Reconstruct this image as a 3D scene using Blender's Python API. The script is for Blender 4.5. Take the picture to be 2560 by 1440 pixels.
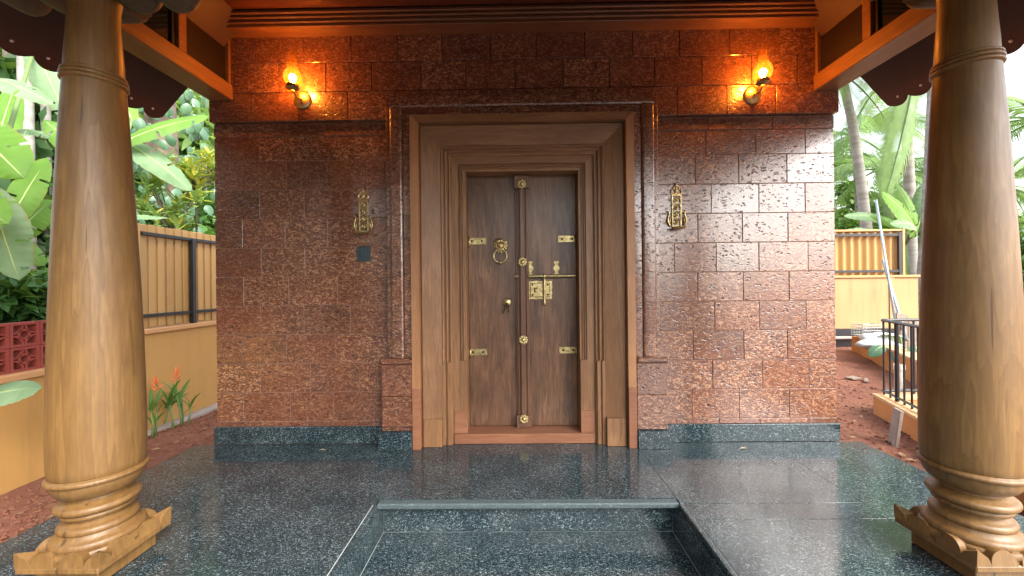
import bpy, math, random
import numpy as np
from mathutils import Vector, Matrix, noise as mnoise

for o in list(bpy.data.objects): bpy.data.objects.remove(o)
S = bpy.context.scene
C = S.collection
R = math.radians
rnd = random.Random(7)

# ------------------------------------------------------------------ camera
F_PX, YAW, ROLL, H, CAMX = 990.0, R(.68), R(.62), 1.2, -.045
HOR = 708.0
cd = bpy.data.cameras.new('camera'); cam = bpy.data.objects.new('camera', cd); C.objects.link(cam)
cd.sensor_width = 36; cd.lens = 36*F_PX/2560; cd.clip_start = .05; cd.clip_end = 400
cd.shift_y = -(720-HOR)/2560
cam.matrix_world = Matrix.Translation((CAMX, 0, H)) @ Matrix.Rotation(YAW, 4, 'Z') @ Matrix.Rotation(R(90), 4, 'X') @ Matrix.Rotation(-ROLL, 4, 'Z')
S.camera = cam

# ------------------------------------------------------------------ light
SUN_EL, SUN_AZ = R(42), R(138)          # azimuth measured from +Y clockwise (towards +X)
w = bpy.data.worlds.new('World'); S.world = w; w.use_nodes = True
wn = w.node_tree; wn.nodes.clear()
sky = wn.nodes.new('ShaderNodeTexSky'); sky.sky_type = 'NISHITA'; sky.sun_disc = False
sky.sun_elevation = SUN_EL; sky.sun_rotation = SUN_AZ; sky.dust_density = 3.5; sky.air_density = 1.0
hs = wn.nodes.new('ShaderNodeHueSaturation'); hs.inputs['Saturation'].default_value = .38
bgn = wn.nodes.new('ShaderNodeBackground'); bgn.inputs['Strength'].default_value = .15
wo = wn.nodes.new('ShaderNodeOutputWorld')
wn.links.new(sky.outputs[0], hs.inputs['Color']); wn.links.new(hs.outputs[0], bgn.inputs[0]); wn.links.new(bgn.outputs[0], wo.inputs[0])
sl = bpy.data.lights.new('sun', 'SUN'); sl.energy = .6; sl.angle = R(20); sl.color = (1, .96, .88)
so = bpy.data.objects.new('sun', sl); C.objects.link(so)
sd = Vector((math.sin(SUN_AZ)*math.cos(SUN_EL), math.cos(SUN_AZ)*math.cos(SUN_EL), math.sin(SUN_EL)))
so.rotation_euler = sd.to_track_quat('Z', 'Y').to_euler(); so.location = sd*30
S.view_settings.view_transform = 'Standard'; S.view_settings.look = 'None'
S.view_settings.gamma = 1; S.view_settings.exposure = 2.3
S.render.engine = 'CYCLES'
S.cycles.max_bounces = 8; S.cycles.transparent_max_bounces = 16

# ------------------------------------------------------------------ pixel -> place
def ray(px, py):
    u = (px-1280)/F_PX; v = (HOR-py)/F_PX
    c, s = math.cos(ROLL), math.sin(ROLL)
    x = u*c+v*s; z = -u*s+v*c
    cy, sy = math.cos(YAW), math.sin(YAW)
    return Vector((x*cy-sy, x*sy+cy, z))
def at(px, py, Y):
    r = ray(px, py); t = Y/r.y
    return Vector((CAMX+r.x*t, Y, H+r.z*t))
def gr(px, py, z):
    r = ray(px, py); t = (z-H)/r.z
    return Vector((CAMX+r.x*t, r.y*t, z))
def sx(px, py, X):
    r = ray(px, py); t = (X-CAMX)/r.x
    return Vector((X, r.y*t, H+r.z*t))

# ------------------------------------------------------------------ mesh helpers
class MB:
    def __init__(s): s.v = []; s.f = []
    def add(s, V, Fc, M=None):
        n = len(s.v)
        s.v += [tuple(M @ Vector(p)) for p in V] if M else [tuple(p) for p in V]
        s.f += [tuple(i+n for i in f) for f in Fc]; return s
    def box(s, x0, x1, y0, y1, z0, z1, b=0, M=None):
        if b <= 0:
            V = [(x, y, z) for x in (x0, x1) for y in (y0, y1) for z in (z0, z1)]
            return s.add(V, [(0,1,3,2),(4,6,7,5),(0,4,5,1),(2,3,7,6),(0,2,6,4),(1,5,7,3)], M)
        lo = (x0, y0, z0); hi = (x1, y1, z1)
        V = []; idx = {}
        for c in range(8):
            sg = [(c >> k) & 1 for k in range(3)]
            for a in range(3):
                p = []
                for k in range(3):
                    e = hi[k] if sg[k] else lo[k]
                    if k != a: e += -b if sg[k] else b
                    p.append(e)
                idx[(c, a)] = len(V); V.append(tuple(p))
        Fc = []
        def orient(f):
            P = [Vector(V[i]) for i in f]; n = (P[1]-P[0]).cross(P[2]-P[0])
            m = sum(P, Vector())/len(P) - Vector(((x0+x1)/2, (y0+y1)/2, (z0+z1)/2))
            return f if n.dot(m) > 0 else f[::-1]
        for a in range(3):
            k1, k2 = [k for k in range(3) if k != a]
            for sgn in (0, 1):
                f = [idx[((sgn << a) | (p << k1) | (q << k2), a)] for p, q in ((0,0),(1,0),(1,1),(0,1))]
                Fc.append(orient(tuple(f)))
        for a in range(3):
            k1, k2 = [k for k in range(3) if k != a]
            for p in (0, 1):
                for q in (0, 1):
                    c0 = (p << k1) | (q << k2); c1 = c0 | (1 << a)
                    Fc.append(orient((idx[(c0,k1)], idx[(c1,k1)], idx[(c1,k2)], idx[(c0,k2)])))
        for c in range(8): Fc.append(orient((idx[(c,0)], idx[(c,1)], idx[(c,2)])))
        return s.add(V, Fc, M)
    def lathe(s, prof, n=32, M=None, cap=True):
        V = []; Fc = []
        for r, z in prof:
            for i in range(n):
                a = 2*math.pi*i/n; V.append((r*math.cos(a), r*math.sin(a), z))
        for j in range(len(prof)-1):
            for i in range(n):
                k = (i+1) % n
                Fc.append((j*n+i, j*n+k, (j+1)*n+k, (j+1)*n+i))
        if cap:
            Fc.append(tuple(range(n))[::-1]); m = (len(prof)-1)*n; Fc.append(tuple(range(m, m+n)))
        return s.add(V, Fc, M)
    def tube(s, pts, rad, n=8, cap=True, closed=False):
        pts = [Vector(p) for p in pts]; m = len(pts)
        if not hasattr(rad, '__len__'): rad = [rad]*m
        V = []; Fc = []; up = None
        for i, p in enumerate(pts):
            if closed: t = pts[(i+1) % m]-pts[i-1]
            else: t = pts[min(i+1, m-1)]-pts[max(i-1, 0)]
            t.normalize()
            if up is None:
                up = Vector((0,0,1)) if abs(t.z) < .9 else Vector((1,0,0))
            a = t.cross(up); a.normalize(); b = a.cross(t); b.normalize(); up = b
            for k in range(n):
                q = 2*math.pi*k/n
                V.append(p + (a*math.cos(q)+b*math.sin(q))*rad[i])
        for j in range(m if closed else m-1):
            jj = (j+1) % m
            for k in range(n):
                kk = (k+1) % n
                Fc.append((j*n+k, j*n+kk, jj*n+kk, jj*n+k))
        if cap and not closed:
            Fc.append(tuple(range(n))[::-1]); Fc.append(tuple(range((m-1)*n, m*n)))
        return s.add(V, Fc)
    def torus(s, c, R0, r, axis='y', n=28, k=8, a0=0, a1=2*math.pi):
        full = abs(a1-a0-2*math.pi) < 1e-4
        cnt = n if full else n+1
        P = []
        for i in range(cnt):
            a = a0+(a1-a0)*i/n
            u, v = R0*math.cos(a), R0*math.sin(a)
            P.append(Vector(c)+(Vector((u,0,v)) if axis == 'y' else Vector((u,v,0)) if axis == 'z' else Vector((0,u,v))))
        return s.tube(P, r, k, closed=full)
    def ball(s, c, r, n=10, m=6, sc=(1,1,1)):
        prof = [(max(1e-4, r*math.sin(math.pi*j/m)), -r*math.cos(math.pi*j/m)) for j in range(m+1)]
        return s.lathe(prof, n, Matrix.Translation(c) @ Matrix.Diagonal((*sc, 1)), cap=False)
    def prism(s, poly, d0, d1, f):
        """extrude a 2-D outline (convex or fan-able) between d0 and d1; f(u,v,d)->xyz"""
        n = len(poly)
        V = [f(u, v, d0) for u, v in poly]+[f(u, v, d1) for u, v in poly]
        Fc = [tuple(range(n)), tuple(range(2*n-1, n-1, -1))]+[(i, i+n, (i+1) % n+n, (i+1) % n) for i in range(n)]
        return s.add(V, Fc)
    def mesh(s, name, m=None, smooth=False):
        me = bpy.data.meshes.new(name); me.from_pydata(s.v, [], s.f); me.update()
        if m: me.materials.append(m)
        if smooth == 'auto':
            me.shade_smooth()
            me.set_sharp_from_angle(angle=R(35))
        elif smooth: me.shade_smooth()
        return me
    def build(s, name, m, parent=None, smooth=False):
        return link(name, s.mesh(name, m, smooth), parent)

def link(name, me, parent=None, loc=None, mw=None):
    o = bpy.data.objects.new(name, me); C.objects.link(o)
    if parent is not None:
        o.parent = parent
        if mw is None and parent.type == 'EMPTY': o.matrix_parent_inverse = parent_inv(parent)
    if loc is not None: o.location = loc
    if mw is not None: o.matrix_local = mw
    return o
INV = {}
def parent_inv(p): return INV.get(p.name, Matrix.Identity(4))
def fixn(me):
    import bmesh
    bm = bmesh.new(); bm.from_mesh(me); bmesh.ops.recalc_face_normals(bm, faces=bm.faces); bm.to_mesh(me); bm.free(); me.update()
def thing(name, label, cat, loc=(0,0,0), group=None):
    o = bpy.data.objects.new(name, None); C.objects.link(o); o.location = loc
    o.empty_display_size = .1
    INV[o.name] = Matrix.Translation(loc).inverted()     # parts are built in world coordinates
    o['label'] = label; o['category'] = cat
    if group: o['group'] = group
    return o
def tag(o, label=None, cat=None, group=None, kind=None):
    for k, v in (('label', label), ('category', cat), ('group', group), ('kind', kind)):
        if v: o[k] = v
    return o

# ------------------------------------------------------------------ materials
class NT:
    def __init__(s, name):
        s.m = bpy.data.materials.new(name); s.m.use_nodes = True; s.t = s.m.node_tree
        s.b = s.t.nodes['Principled BSDF']; s.out = s.t.nodes['Material Output']
    def n(s, typ, ins=None, **kw):
        x = s.t.nodes.new('ShaderNode'+typ)
        for k, v in kw.items(): setattr(x, k, v)
        for k, v in (ins or {}).items(): s.set(x.inputs[k], v)
        return x
    def set(s, sock, v):
        if isinstance(v, bpy.types.NodeSocket): s.t.links.new(v, sock)
        elif isinstance(v, bpy.types.Node): s.t.links.new(v.outputs[0], sock)
        else:
            if hasattr(v, '__len__') and len(v) == 3 and sock.type == 'RGBA': v = (*v, 1)
            sock.default_value = v
    def ramp(s, fac, stops, interp='LINEAR'):
        x = s.n('ValToRGB'); s.set(x.inputs[0], fac); x.color_ramp.interpolation = interp
        e = x.color_ramp.elements
        while len(e) < len(stops): e.new(.5)
        for i, (p, c) in enumerate(stops):
            e[i].position = p; e[i].color = (*c, 1) if hasattr(c, '__len__') else (c, c, c, 1)
        return x.outputs[0]
    def mix(s, f, a, b, mode='MIX'):
        x = s.n('MixRGB', blend_type=mode); s.set(x.inputs[0], f); s.set(x.inputs[1], a); s.set(x.inputs[2], b); return x.outputs[0]
    def math(s, op, a, b=0.0, c=None):
        x = s.n('Math', operation=op); s.set(x.inputs[0], a); s.set(x.inputs[1], b)
        if c is not None: s.set(x.inputs[2], c)
        return x.outputs[0]
    def pos(s, scale=(1,1,1), rot=(0,0,0), rand=0.0, obj=False):
        if obj: p = s.n('TexCoord').outputs['Object']
        else: p = s.n('NewGeometry').outputs['Position']
        if rand:
            r = s.n('ObjectInfo').outputs['Random']
            cmb = s.n('CombineXYZ', {0: s.math('MULTIPLY', r, rand), 1: s.math('MULTIPLY', r, rand*1.7), 2: s.math('MULTIPLY', r, rand*.77)})
            p = s.n('VectorMath', {0: p, 1: cmb}, operation='ADD').outputs[0]
        return s.n('Mapping', {'Vector': p, 'Scale': scale, 'Rotation': rot}).outputs[0]
    def noise(s, vec, scale, detail=3, rough=.55, dist=0.0):
        return s.n('TexNoise', {'Vector': vec, 'Scale': scale, 'Detail': detail, 'Roughness': rough, 'Distortion': dist})
    def bump(s, h, strength=.3, dist=.01):
        return s.n('Bump', {'Height': h, 'Strength': strength, 'Distance': dist}).outputs[0]
    def P(s, **kw):
        names = dict(color='Base Color', rough='Roughness', metal='Metallic', normal='Normal', spec='Specular IOR Level', coat='Coat Weight', coatr='Coat Roughness', alpha='Alpha', trans='Transmission Weight', ec='Emission Color', es='Emission Strength', coatn='Coat Normal', sss='Subsurface Weight')
        for k, v in kw.items(): s.set(s.b.inputs[names[k]], v)
        return s.m

def m_laterite():
    t = NT('laterite'); p = t.pos((1, 1, 1.35), rand=9.0)
    wob = t.noise(p, 16, 2)
    off = t.n('VectorMath', {0: wob.outputs['Color'], 1: (.5, .5, .5)}, operation='SUBTRACT').outputs[0]
    off = t.n('VectorMath', {0: off, 1: (.07, .07, .07)}, operation='MULTIPLY').outputs[0]
    q = t.n('VectorMath', {0: p, 1: off}, operation='ADD').outputs[0]
    qs = t.n('Mapping', {'Vector': q, 'Scale': (.62, 1, 1)}).outputs[0]
    vor = t.n('TexVoronoi', {'Vector': qs, 'Scale': 34.0}).outputs['Distance']
    pit = t.ramp(vor, [(.19, 1), (.33, 0)])
    dens = t.noise(p, 7, 2).outputs[0]
    pit = t.math('MULTIPLY', pit, t.ramp(dens, [(.36, .25), (.6, 1)]))
    fine = t.noise(qs, 66, 4, .60, 1.2).outputs[0]
    bits = t.ramp(fine, [(.515, 0), (.575, 1)])
    big = t.noise(p, 3.2, 4).outputs[0]
    rv = t.n('ObjectInfo').outputs['Random']
    base = t.mix(rv, (.120, .034, .016), (.070, .022, .013))
    base = t.mix(t.ramp(big, [(.35, 0), (.7, 1)]), base, (.150, .047, .021))
    rv2 = t.math('FRACT', t.math('MULTIPLY', rv, 7.31))
    bitamt = t.math('MULTIPLY', bits, t.math('MULTIPLY_ADD', rv2, .5, .36))
    col = t.mix(bitamt, base, (.50, .265, .145))
    col = t.mix(t.math('MULTIPLY', pit, .85), col, (.028, .010, .007))
    h = t.math('SUBTRACT', t.math('MULTIPLY', fine, .6), t.math('MULTIPLY', pit, 1.3))
    nb = t.bump(h, .55, .004)
    return t.P(color=col, rough=.36, normal=nb, spec=.5, coat=t.math('MULTIPLY', t.math('MULTIPLY_ADD', rv, .45, .55), t.math('SUBTRACT', 1.0, t.math('MULTIPLY', pit, .9))), coatr=t.math('MULTIPLY_ADD', rv2, .13, .09), coatn=t.bump(h, .30, .004))

LAT_IOR = 1.9
def m_granite(name='polished_granite', flamed=False, rough=.10):
    t = NT(name); p = t.pos((1, 1, 1), rand=5.0)
    ob = t.noise(p, 9, 2).outputs['Color']
    q = t.n('VectorMath', {0: p, 1: t.n('VectorMath', {0: ob, 1: (.05, .05, .05)}, operation='MULTIPLY').outputs[0]}, operation='ADD').outputs[0]
    st = t.n('Mapping', {'Vector': q, 'Scale': (1, 2.3, 1.6)}).outputs[0]
    a = t.noise(st, 90, 4, .65, 1.3).outputs[0]
    b = t.noise(st, 140, 2, .6, .4).outputs[0]
    big = t.noise(p, 4, 3).outputs[0]
    thr = t.math('MULTIPLY_ADD', big, .12, .0)
    fl = t.ramp(t.math('ADD', a, thr), [(.625, 0), (.685, 1)])
    fs = t.ramp(b, [(.56, 0), (.68, 1)])
    base = t.mix(t.ramp(a, [(.3, 0), (.6, 1)]), (.003, .009, .013), (.012, .027, .034))
    lite = (.38, .46, .47) if not flamed else (.40, .47, .47)
    col = t.mix(t.math('MULTIPLY', fs, .35), base, (.12, .17, .18))
    col = t.mix(t.math('MULTIPLY', fl, .62), col, lite)
    if flamed: col = t.mix(.45, col, (.10, .135, .14))
    if flamed:
        return t.P(color=col, rough=.55, normal=t.bump(a, .6, .004))
    smudge = t.noise(t.pos((1, 1, 1)), 2.2, 5, .65).outputs[0]
    rr = t.ramp(smudge, [(.35, rough), (.7, rough+.13)])
    t.b.inputs['IOR'].default_value = 1.62
    dust = t.ramp(t.noise(t.pos((1, 1, 1)), 3.1, 8, .7).outputs[0], [(.50, 0), (.78, .16)])
    col = t.mix(dust, col, (.20, .19, .17))
    return t.P(color=col, rough=rr, normal=t.bump(t.math('ADD', a, t.noise(p, 5, 2).outputs[0]), .035, .004), spec=.5)

def m_wood(name, c0, c1, c2, axis='z', rough=.35, coat=.0, scale=1.0, ring=14.0, stain=.0, rand=3.0, coatr=.15, crack=0.0):
    """grain runs along `axis`"""
    t = NT(name); k = .09
    sc = {'z': (1, 1, k), 'y': (1, k, 1), 'x': (k, 1, 1)}[axis]
    p = t.pos(tuple(v*scale for v in sc), rand=rand)
    wv = t.noise(p, 3.2, 4, .55, .3)
    rings = t.math('FRACT', t.math('MULTIPLY', wv.outputs[0], ring))
    rings = t.ramp(rings, [(0, 0), (.55, .75), (.9, 1), (1, .1)])
    fib = t.noise(p, 85, 3, .6).outputs[0]
    tone = t.noise(t.pos(tuple(v*.8 for v in (1, 1, 1)), rand=rand), 2.4, 4).outputs[0]
    col = t.mix(rings, c0, c1)
    col = t.mix(t.ramp(fib, [(.42, .42), (.60, 0)]), col, c2)
    col = t.mix(t.ramp(tone, [(.35, .5), (.65, 0)]), col, c2)
    if stain:
        sn = t.noise(t.pos((2.6, 1, .45), rand=rand), 3.0, 6, .65).outputs[0]
        col = t.mix(t.ramp(sn, [(.45, 0), (.72, stain)]), col, tuple(v*.22 for v in c2))
        pt = t.noise(t.pos((5, 1, 1.1), rand=rand*2), 1.7, 4, .6).outputs[0]
        col = t.mix(t.ramp(pt, [(.52, 0), (.72, stain*.55)]), col, tuple(min(1, v*1.5) for v in c1))
    h = t.math('ADD', t.math('MULTIPLY', fib, .7), t.math('MULTIPLY', rings, .3))
    if crack:
        ln = t.ramp(t.math('FRACT', t.math('MULTIPLY', wv.outputs[0], ring)), [(.90, 0), (.97, .6), (1, 0)])
        col = t.mix(ln, col, c2)
        ck = t.noise(t.n('Mapping', {'Vector': p, 'Scale': (1, 1, .35)}).outputs[0], 34, 2, .5).outputs[0]
        ck = t.ramp(ck, [(.70, 0), (.73, crack)])
        col = t.mix(ck, col, tuple(v*.25 for v in c2))
        gm = t.ramp(t.noise(t.pos((1, 1, .5)), 5, 6, .7).outputs[0], [(.52, 0), (.75, .45)])
        col = t.mix(gm, col, tuple(v*.55 for v in c2))
        h = t.math('SUBTRACT', h, ck)
    return t.P(color=col, rough=t.ramp(fib, [(.3, rough+.08), (.7, rough-.04)]), normal=t.bump(h, .12, .003), coat=coat, coatr=coatr)

def m_plain(name, col, rough=.5, metal=0.0, var=.0, scale=6.0, bump=0.0, coat=0.0, dark=None, bscale=60, streak=0.0, orand=0.0):
    t = NT(name); p = t.pos(rand=4.0)
    c = col
    if var:
        f = t.noise(p, scale, 5, .6).outputs[0]
        c = t.mix(t.ramp(f, [(.3, 0), (.72, var)]), col, dark or tuple(v*.45 for v in col))
    if streak:
        st = t.noise(t.pos((7, 7, .5)), 1.3, 6, .65).outputs[0]; sp = t.noise(t.pos((1, 1, 1)), 2.2, 6, .7).outputs[0]
        k = t.math('MULTIPLY', t.ramp(st, [(.48, 0), (.72, 1)]), t.ramp(sp, [(.4, .2), (.65, 1)]))
        c = t.mix(t.math('MULTIPLY', k, streak), c, tuple(v*.35 for v in col))
    if orand:
        c = t.mix(t.math('MULTIPLY', t.n('ObjectInfo').outputs['Random'], orand), c, tuple(v*.6 for v in col))
    kw = dict(color=c, rough=rough, metal=metal, coat=coat)
    if bump: kw['normal'] = t.bump(t.noise(p, bscale, 3).outputs[0], bump, .004)
    return t.P(**kw)

def m_brass():
    t = NT('brass'); p = t.pos(rand=3.0)
    f = t.noise(p, 40, 4).outputs[0]
    c = t.mix(t.ramp(f, [(.38, 0), (.66, .75)]), (.64, .52, .26), (.20, .14, .055))
    return t.P(color=c, rough=t.ramp(f, [(.3, .33), (.8, .52)]), metal=1.0, normal=t.bump(f, .08, .002))

def m_leaf(name, c0, c1, rough=.4, trans=.35, veins=0.0):
    t = NT(name); p = t.pos(rand=6.0)
    f = t.noise(p, 5, 3).outputs[0]
    rv = t.n('ObjectInfo').outputs['Random']
    c = t.mix(t.ramp(f, [(.3, 0), (.7, 1)]), c0, c1)
    c = t.mix(t.math('MULTIPLY', rv, .35), c, tuple(v*.6 for v in c1))
    t.P(color=c, rough=rough, spec=.4)
    if veins:
        wv = t.n('TexWave', {'Vector': t.n('TexCoord').outputs['UV'], 'Scale': veins, 'Distortion': .6, 'Detail': 1.0}, bands_direction='X').outputs[0]
        t.P(normal=t.bump(wv, .35, .01))
        uvs = t.n('SeparateXYZ', {0: t.n('TexCoord').outputs['UV']})
        ed = t.math('ABSOLUTE', t.math('SUBTRACT', uvs.outputs[1], .5))
        ed = t.math('ADD', ed, t.math('MULTIPLY', t.noise(p, 9, 5, .7).outputs[0], .22))
        c = t.mix(t.ramp(ed, [(.575, 0), (.62, .8)]), c, (.30, .20, .07))
        c = t.mix(t.ramp(wv, [(.3, .14), (.6, 0)]), c, tuple(v*.5 for v in c0))
        t.P(color=c)
    tr = t.n('BsdfTranslucent', {'Color': t.mix(.5, c, (.35, .55, .05))})
    mx = t.n('MixShader', {0: trans, 1: t.b.outputs[0], 2: tr.outputs[0]})
    t.t.links.new(mx.outputs[0], t.out.inputs[0])
    return t.m

def m_soil():
    t = NT('red_soil'); p = t.pos()
    f = t.noise(p, 1.2, 6, .65).outputs[0]; g = t.noise(p, 22, 5, .7).outputs[0]
    c = t.mix(t.ramp(f, [(.3, 0), (.7, 1)]), (.205, .070, .035), (.135, .045, .024))
    c = t.mix(t.ramp(g, [(.45, 0), (.7, .6)]), c, (.29, .13, .072))
    return t.P(color=c, rough=.95, normal=t.bump(g, .9, .03))

def m_glass(name, tint=(1, .9, .7)):
    t = NT(name); lw = t.n('LayerWeight', {'Blend': .25}).outputs['Fresnel']
    tr = t.n('BsdfTransparent', {'Color': tint}); gl = t.n('BsdfGlossy', {'Roughness': .04})
    mx = t.n('MixShader', {0: t.math('MULTIPLY_ADD', lw, .8, .04), 1: tr.outputs[0], 2: gl.outputs[0]})
    tl = t.n('BsdfTranslucent', {'Color': (1, .50, .12)})
    mx = t.n('MixShader', {0: .03, 1: mx.outputs[0], 2: tl.outputs[0]})
    t.t.links.new(mx.outputs[0], t.out.inputs[0]); return t.m

def m_emit(name, col, st):
    t = NT(name); return t.P(color=(0, 0, 0), ec=col, es=st)

def m_trunk(name, c0, c1, ringz=9.0):
    t = NT(name); p = t.pos(rand=2.0)
    z = t.n('Mapping', {'Vector': p, 'Scale': (.15, .15, 1)}).outputs[0]
    f = t.noise(z, ringz, 3).outputs[0]; g = t.noise(p, 14, 4).outputs[0]
    c = t.mix(t.ramp(f, [(.4, 0), (.6, 1)]), c0, c1)
    c = t.mix(t.ramp(g, [(.5, 0), (.7, .5)]), c, tuple(v*1.6 for v in c0))
    return t.P(color=c, rough=.9, normal=t.bump(f, .5, .03))

LAT = m_laterite()
LAT.node_tree.nodes['Principled BSDF'].inputs['Coat IOR'].default_value = LAT_IOR
GRA = m_granite(rough=.045); GRF = m_granite('flamed_granite_edge', True)
GRO = m_plain('grout', (.50, .54, .52), .8)
MOR = m_plain('mortar', (.25, .135, .09), .9, var=.6, scale=9)
TEAK_COL = m_wood('golden_teak', (.190, .100, .030), (.245, .135, .043), (.122, .059, .017), 'z', .44, .04, 1.0, 16.0, rand=2.0, coatr=.3, crack=.7)
TEAK_FR = m_wood('frame_teak', (.25, .122, .053), (.34, .175, .080), (.14, .064, .028), 'z', .40, .0, 1.1, 11)
TEAK_FH = m_wood('frame_teak_head', (.25, .122, .053), (.34, .175, .080), (.14, .064, .028), 'x', .40, .0, 1.1, 11)
TEAK_LT = m_wood('pale_teak', (.36, .175, .075), (.45, .225, .10), (.27, .12, .05), 'z', .45, .0, 1.1, 8)
DOORW = m_wood('door_wood', (.165, .080, .040), (.245, .125, .066), (.07, .032, .017), 'z', .34, .22, 1.15, 13, stain=.8, coatr=.25, crack=.5)
AST = m_wood('astragal_wood', (.15, .072, .040), (.19, .092, .052), (.08, .038, .022), 'z', .38, .1)
CEILW = m_wood('ceiling_wood', (.085, .024, .012), (.12, .036, .016), (.05, .015, .008), 'x', .32, .3)
BEAMW = m_wood('beam_teak', (.20, .090, .029), (.26, .122, .041), (.14, .060, .019), 'y', .42, .1)
CORNW = m_wood('cornice_teak', (.14, .055, .020), (.19, .080, .030), (.09, .036, .013), 'x', .40, .15)
CAPW = m_wood('weathered_teak', (.085, .062, .038), (.12, .088, .055), (.06, .042, .026), 'x', .6)
SILLW = m_wood('sill_wood', (.27, .112, .055), (.335, .148, .075), (.19, .072, .036), 'x', .42)
BRASS = m_brass()
DARKM = m_plain('dark_bronze', (.05, .035, .02), .4, 1.0)
YEL = m_plain('yellow_paint', (.44, .235, .060), .75, var=.45, scale=1.6, bump=.15, dark=(.42, .22, .075), streak=.5)
YELR = m_plain('pale_yellow_paint', (.37, .25, .11), .75, var=.45, scale=1.2, bump=.15, dark=(.30, .18, .075), streak=.5)  # paler, less saturated yellow for the garden wall and its pier
YELC = m_plain('cap_paint', (.52, .27, .11), .75, var=.4, scale=3, bump=.15)
ORG = m_plain('ochre_plaster', (.55, .22, .055), .8, var=.5, scale=2.5, bump=.2, dark=(.30, .10, .03))
ORGT = m_plain('ochre_cap', (.62, .36, .17), .8, var=.4, scale=5, bump=.2)
FEN = m_plain('yellow_sheet', (.44, .255, .085), .42, var=.3, scale=1.5, dark=(.40, .21, .07), streak=.35, orand=.35)
BLK = m_plain('black_paint', (.012, .012, .014), .4)
TERR = m_plain('terracotta', (.25, .040, .026), .75, var=.4, scale=8, bump=.3)
MARO = m_plain('maroon_roof_sheet', (.052, .021, .015), .55, var=.3, scale=3)
SWI = m_plain('grey_plastic', (.04, .062, .072), .35)
GREYM = m_plain('galvanised_pipe', (.36, .42, .47), .4, .6, var=.3, scale=8)
SOIL = m_soil()
DGLASS = m_plain('dark_glass', (.006, .010, .010), .08)
DPAN = m_wood('dark_panel', (.014, .007, .004), (.018, .009, .005), (.008, .004, .003), 'y', .45)
GLASS = m_glass('lamp_glass', (1, .86, .62))
BULB = m_emit('bulb', (1, .33, .045), 120.0)
L_BAN = m_leaf('banana_leaf', (.13, .30, .035), (.20, .40, .06), .38, .35, 90)
L_BANB = m_leaf('banana_leaf_pale', (.17, .30, .14), (.28, .42, .23), .35, .25, 90)
L_DK = m_leaf('dark_foliage', (.028, .075, .022), (.05, .13, .03), .45, .25)
L_MD = m_leaf('mid_foliage', (.06, .15, .03), (.11, .24, .05), .45, .3)
L_LT = m_leaf('light_foliage', (.20, .34, .10), (.32, .48, .17), .45, .4)
L_YE = m_leaf('croton_yellow', (.62, .54, .08), (.36, .42, .06), .4, .25)
L_VI = m_leaf('vine_leaf', (.055, .14, .07), (.12, .22, .13), .28, .15)
L_PA = m_leaf('palm_leaflet', (.16, .28, .09), (.27, .42, .15), .35, .4)
STEM = m_plain('green_stem', (.16, .24, .07), .6, var=.4)
FLOW = m_plain('orange_flower', (.80, .14, .03), .5)
TRK = m_trunk('grey_trunk', (.23, .22, .19), (.33, .31, .28))
TRB = m_trunk('brown_trunk', (.12, .09, .065), (.19, .15, .11), 4)
SACK = m_plain('white_sack', (.55, .56, .55), .6, var=.5, scale=9, bump=.4, bscale=30)
OLDW = m_wood('old_plank', (.20, .15, .11), (.28, .21, .16), (.12, .085, .06), 'z', .85)
CONC = m_plain('concrete_offcut', (.34, .27, .23), .9, var=.6, scale=9, bump=.4)
WIRE = m_plain('wire_mesh', (.35, .36, .35), .5, .5)
SCRW = m_plain('steel_screw', (.6, .62, .62), .3, .8)

# ------------------------------------------------------------------ ground
def ground_z(x, y):
    n = mnoise.fractal(Vector((x*1.3, y*1.3, 0)), 1, 2.1, 4)*.02 + mnoise.fractal(Vector((x*6, y*6, 3)), 1, 2.0, 4)*.013
    return -.125 + n
def build_ground():
    N = 260
    ax = [((i/N)*2-1) for i in range(N+1)]
    xs = [10*a + 110*a**5 for a in ax]; ys = [3+10*a + 110*a**5 for a in ax]
    V = []
    for y in ys:
        for x in xs:
            inside = abs(x) < 2.46 and -1.6 < y < 3.1
            z = ground_z(x, y)
            if inside: z = -.62
            elif abs(x) < 2.8 and -2.0 < y < 3.3: z = min(z, -.10)
            V.append((x, y, z))
    Fc = [(j*(N+1)+i, j*(N+1)+i+1, (j+1)*(N+1)+i+1, (j+1)*(N+1)+i) for j in range(N) for i in range(N)]
    m = MB(); m.v = V; m.f = Fc
    g = m.build('ground', SOIL, smooth=True); g['kind'] = 'structure'
    # clods of earth
    m = MB(); r = random.Random(3)
    def clod(x, y, s):
        z = ground_z(x, y)
        V = []
        for a, b, c in ((1,0,0),(-1,0,0),(0,1,0),(0,-1,0),(0,0,1),(0,0,-1)):
            k = s*r.uniform(.6, 1.2); V.append((x+a*k, y+b*k, z+c*k*.75+s*.2))
        m.add(V, [(0,2,4),(2,1,4),(1,3,4),(3,0,4),(2,0,5),(1,2,5),(3,1,5),(0,3,5)])
    for _ in range(2600):
        clod(r.uniform(-3.30, -2.52), r.uniform(1.2, 5), r.choice((.006, .009, .012, .02)))
    for _ in range(1700):
        y = r.uniform(2.2, 7.5); clod(r.uniform(2.5, 2.9+.5*max(0, y-2)), y, r.choice((.006, .009, .012, .02)))
    c = m.build('soil_clods', SOIL); tag(c, 'loose crumbs of red earth scattered over the soil', 'soil', kind='stuff')
build_ground()
# dark slab added out of view to cut light bounced onto the upper wall
dv_ = MB().box(-7.5, 9, -16, -1.75, -.3, -.085, .01).build('added_dark_slab', m_plain('bounce_absorber', (.035, .037, .036), .7, var=.5, scale=3, bump=.3)); dv_['kind'] = 'structure'

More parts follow.
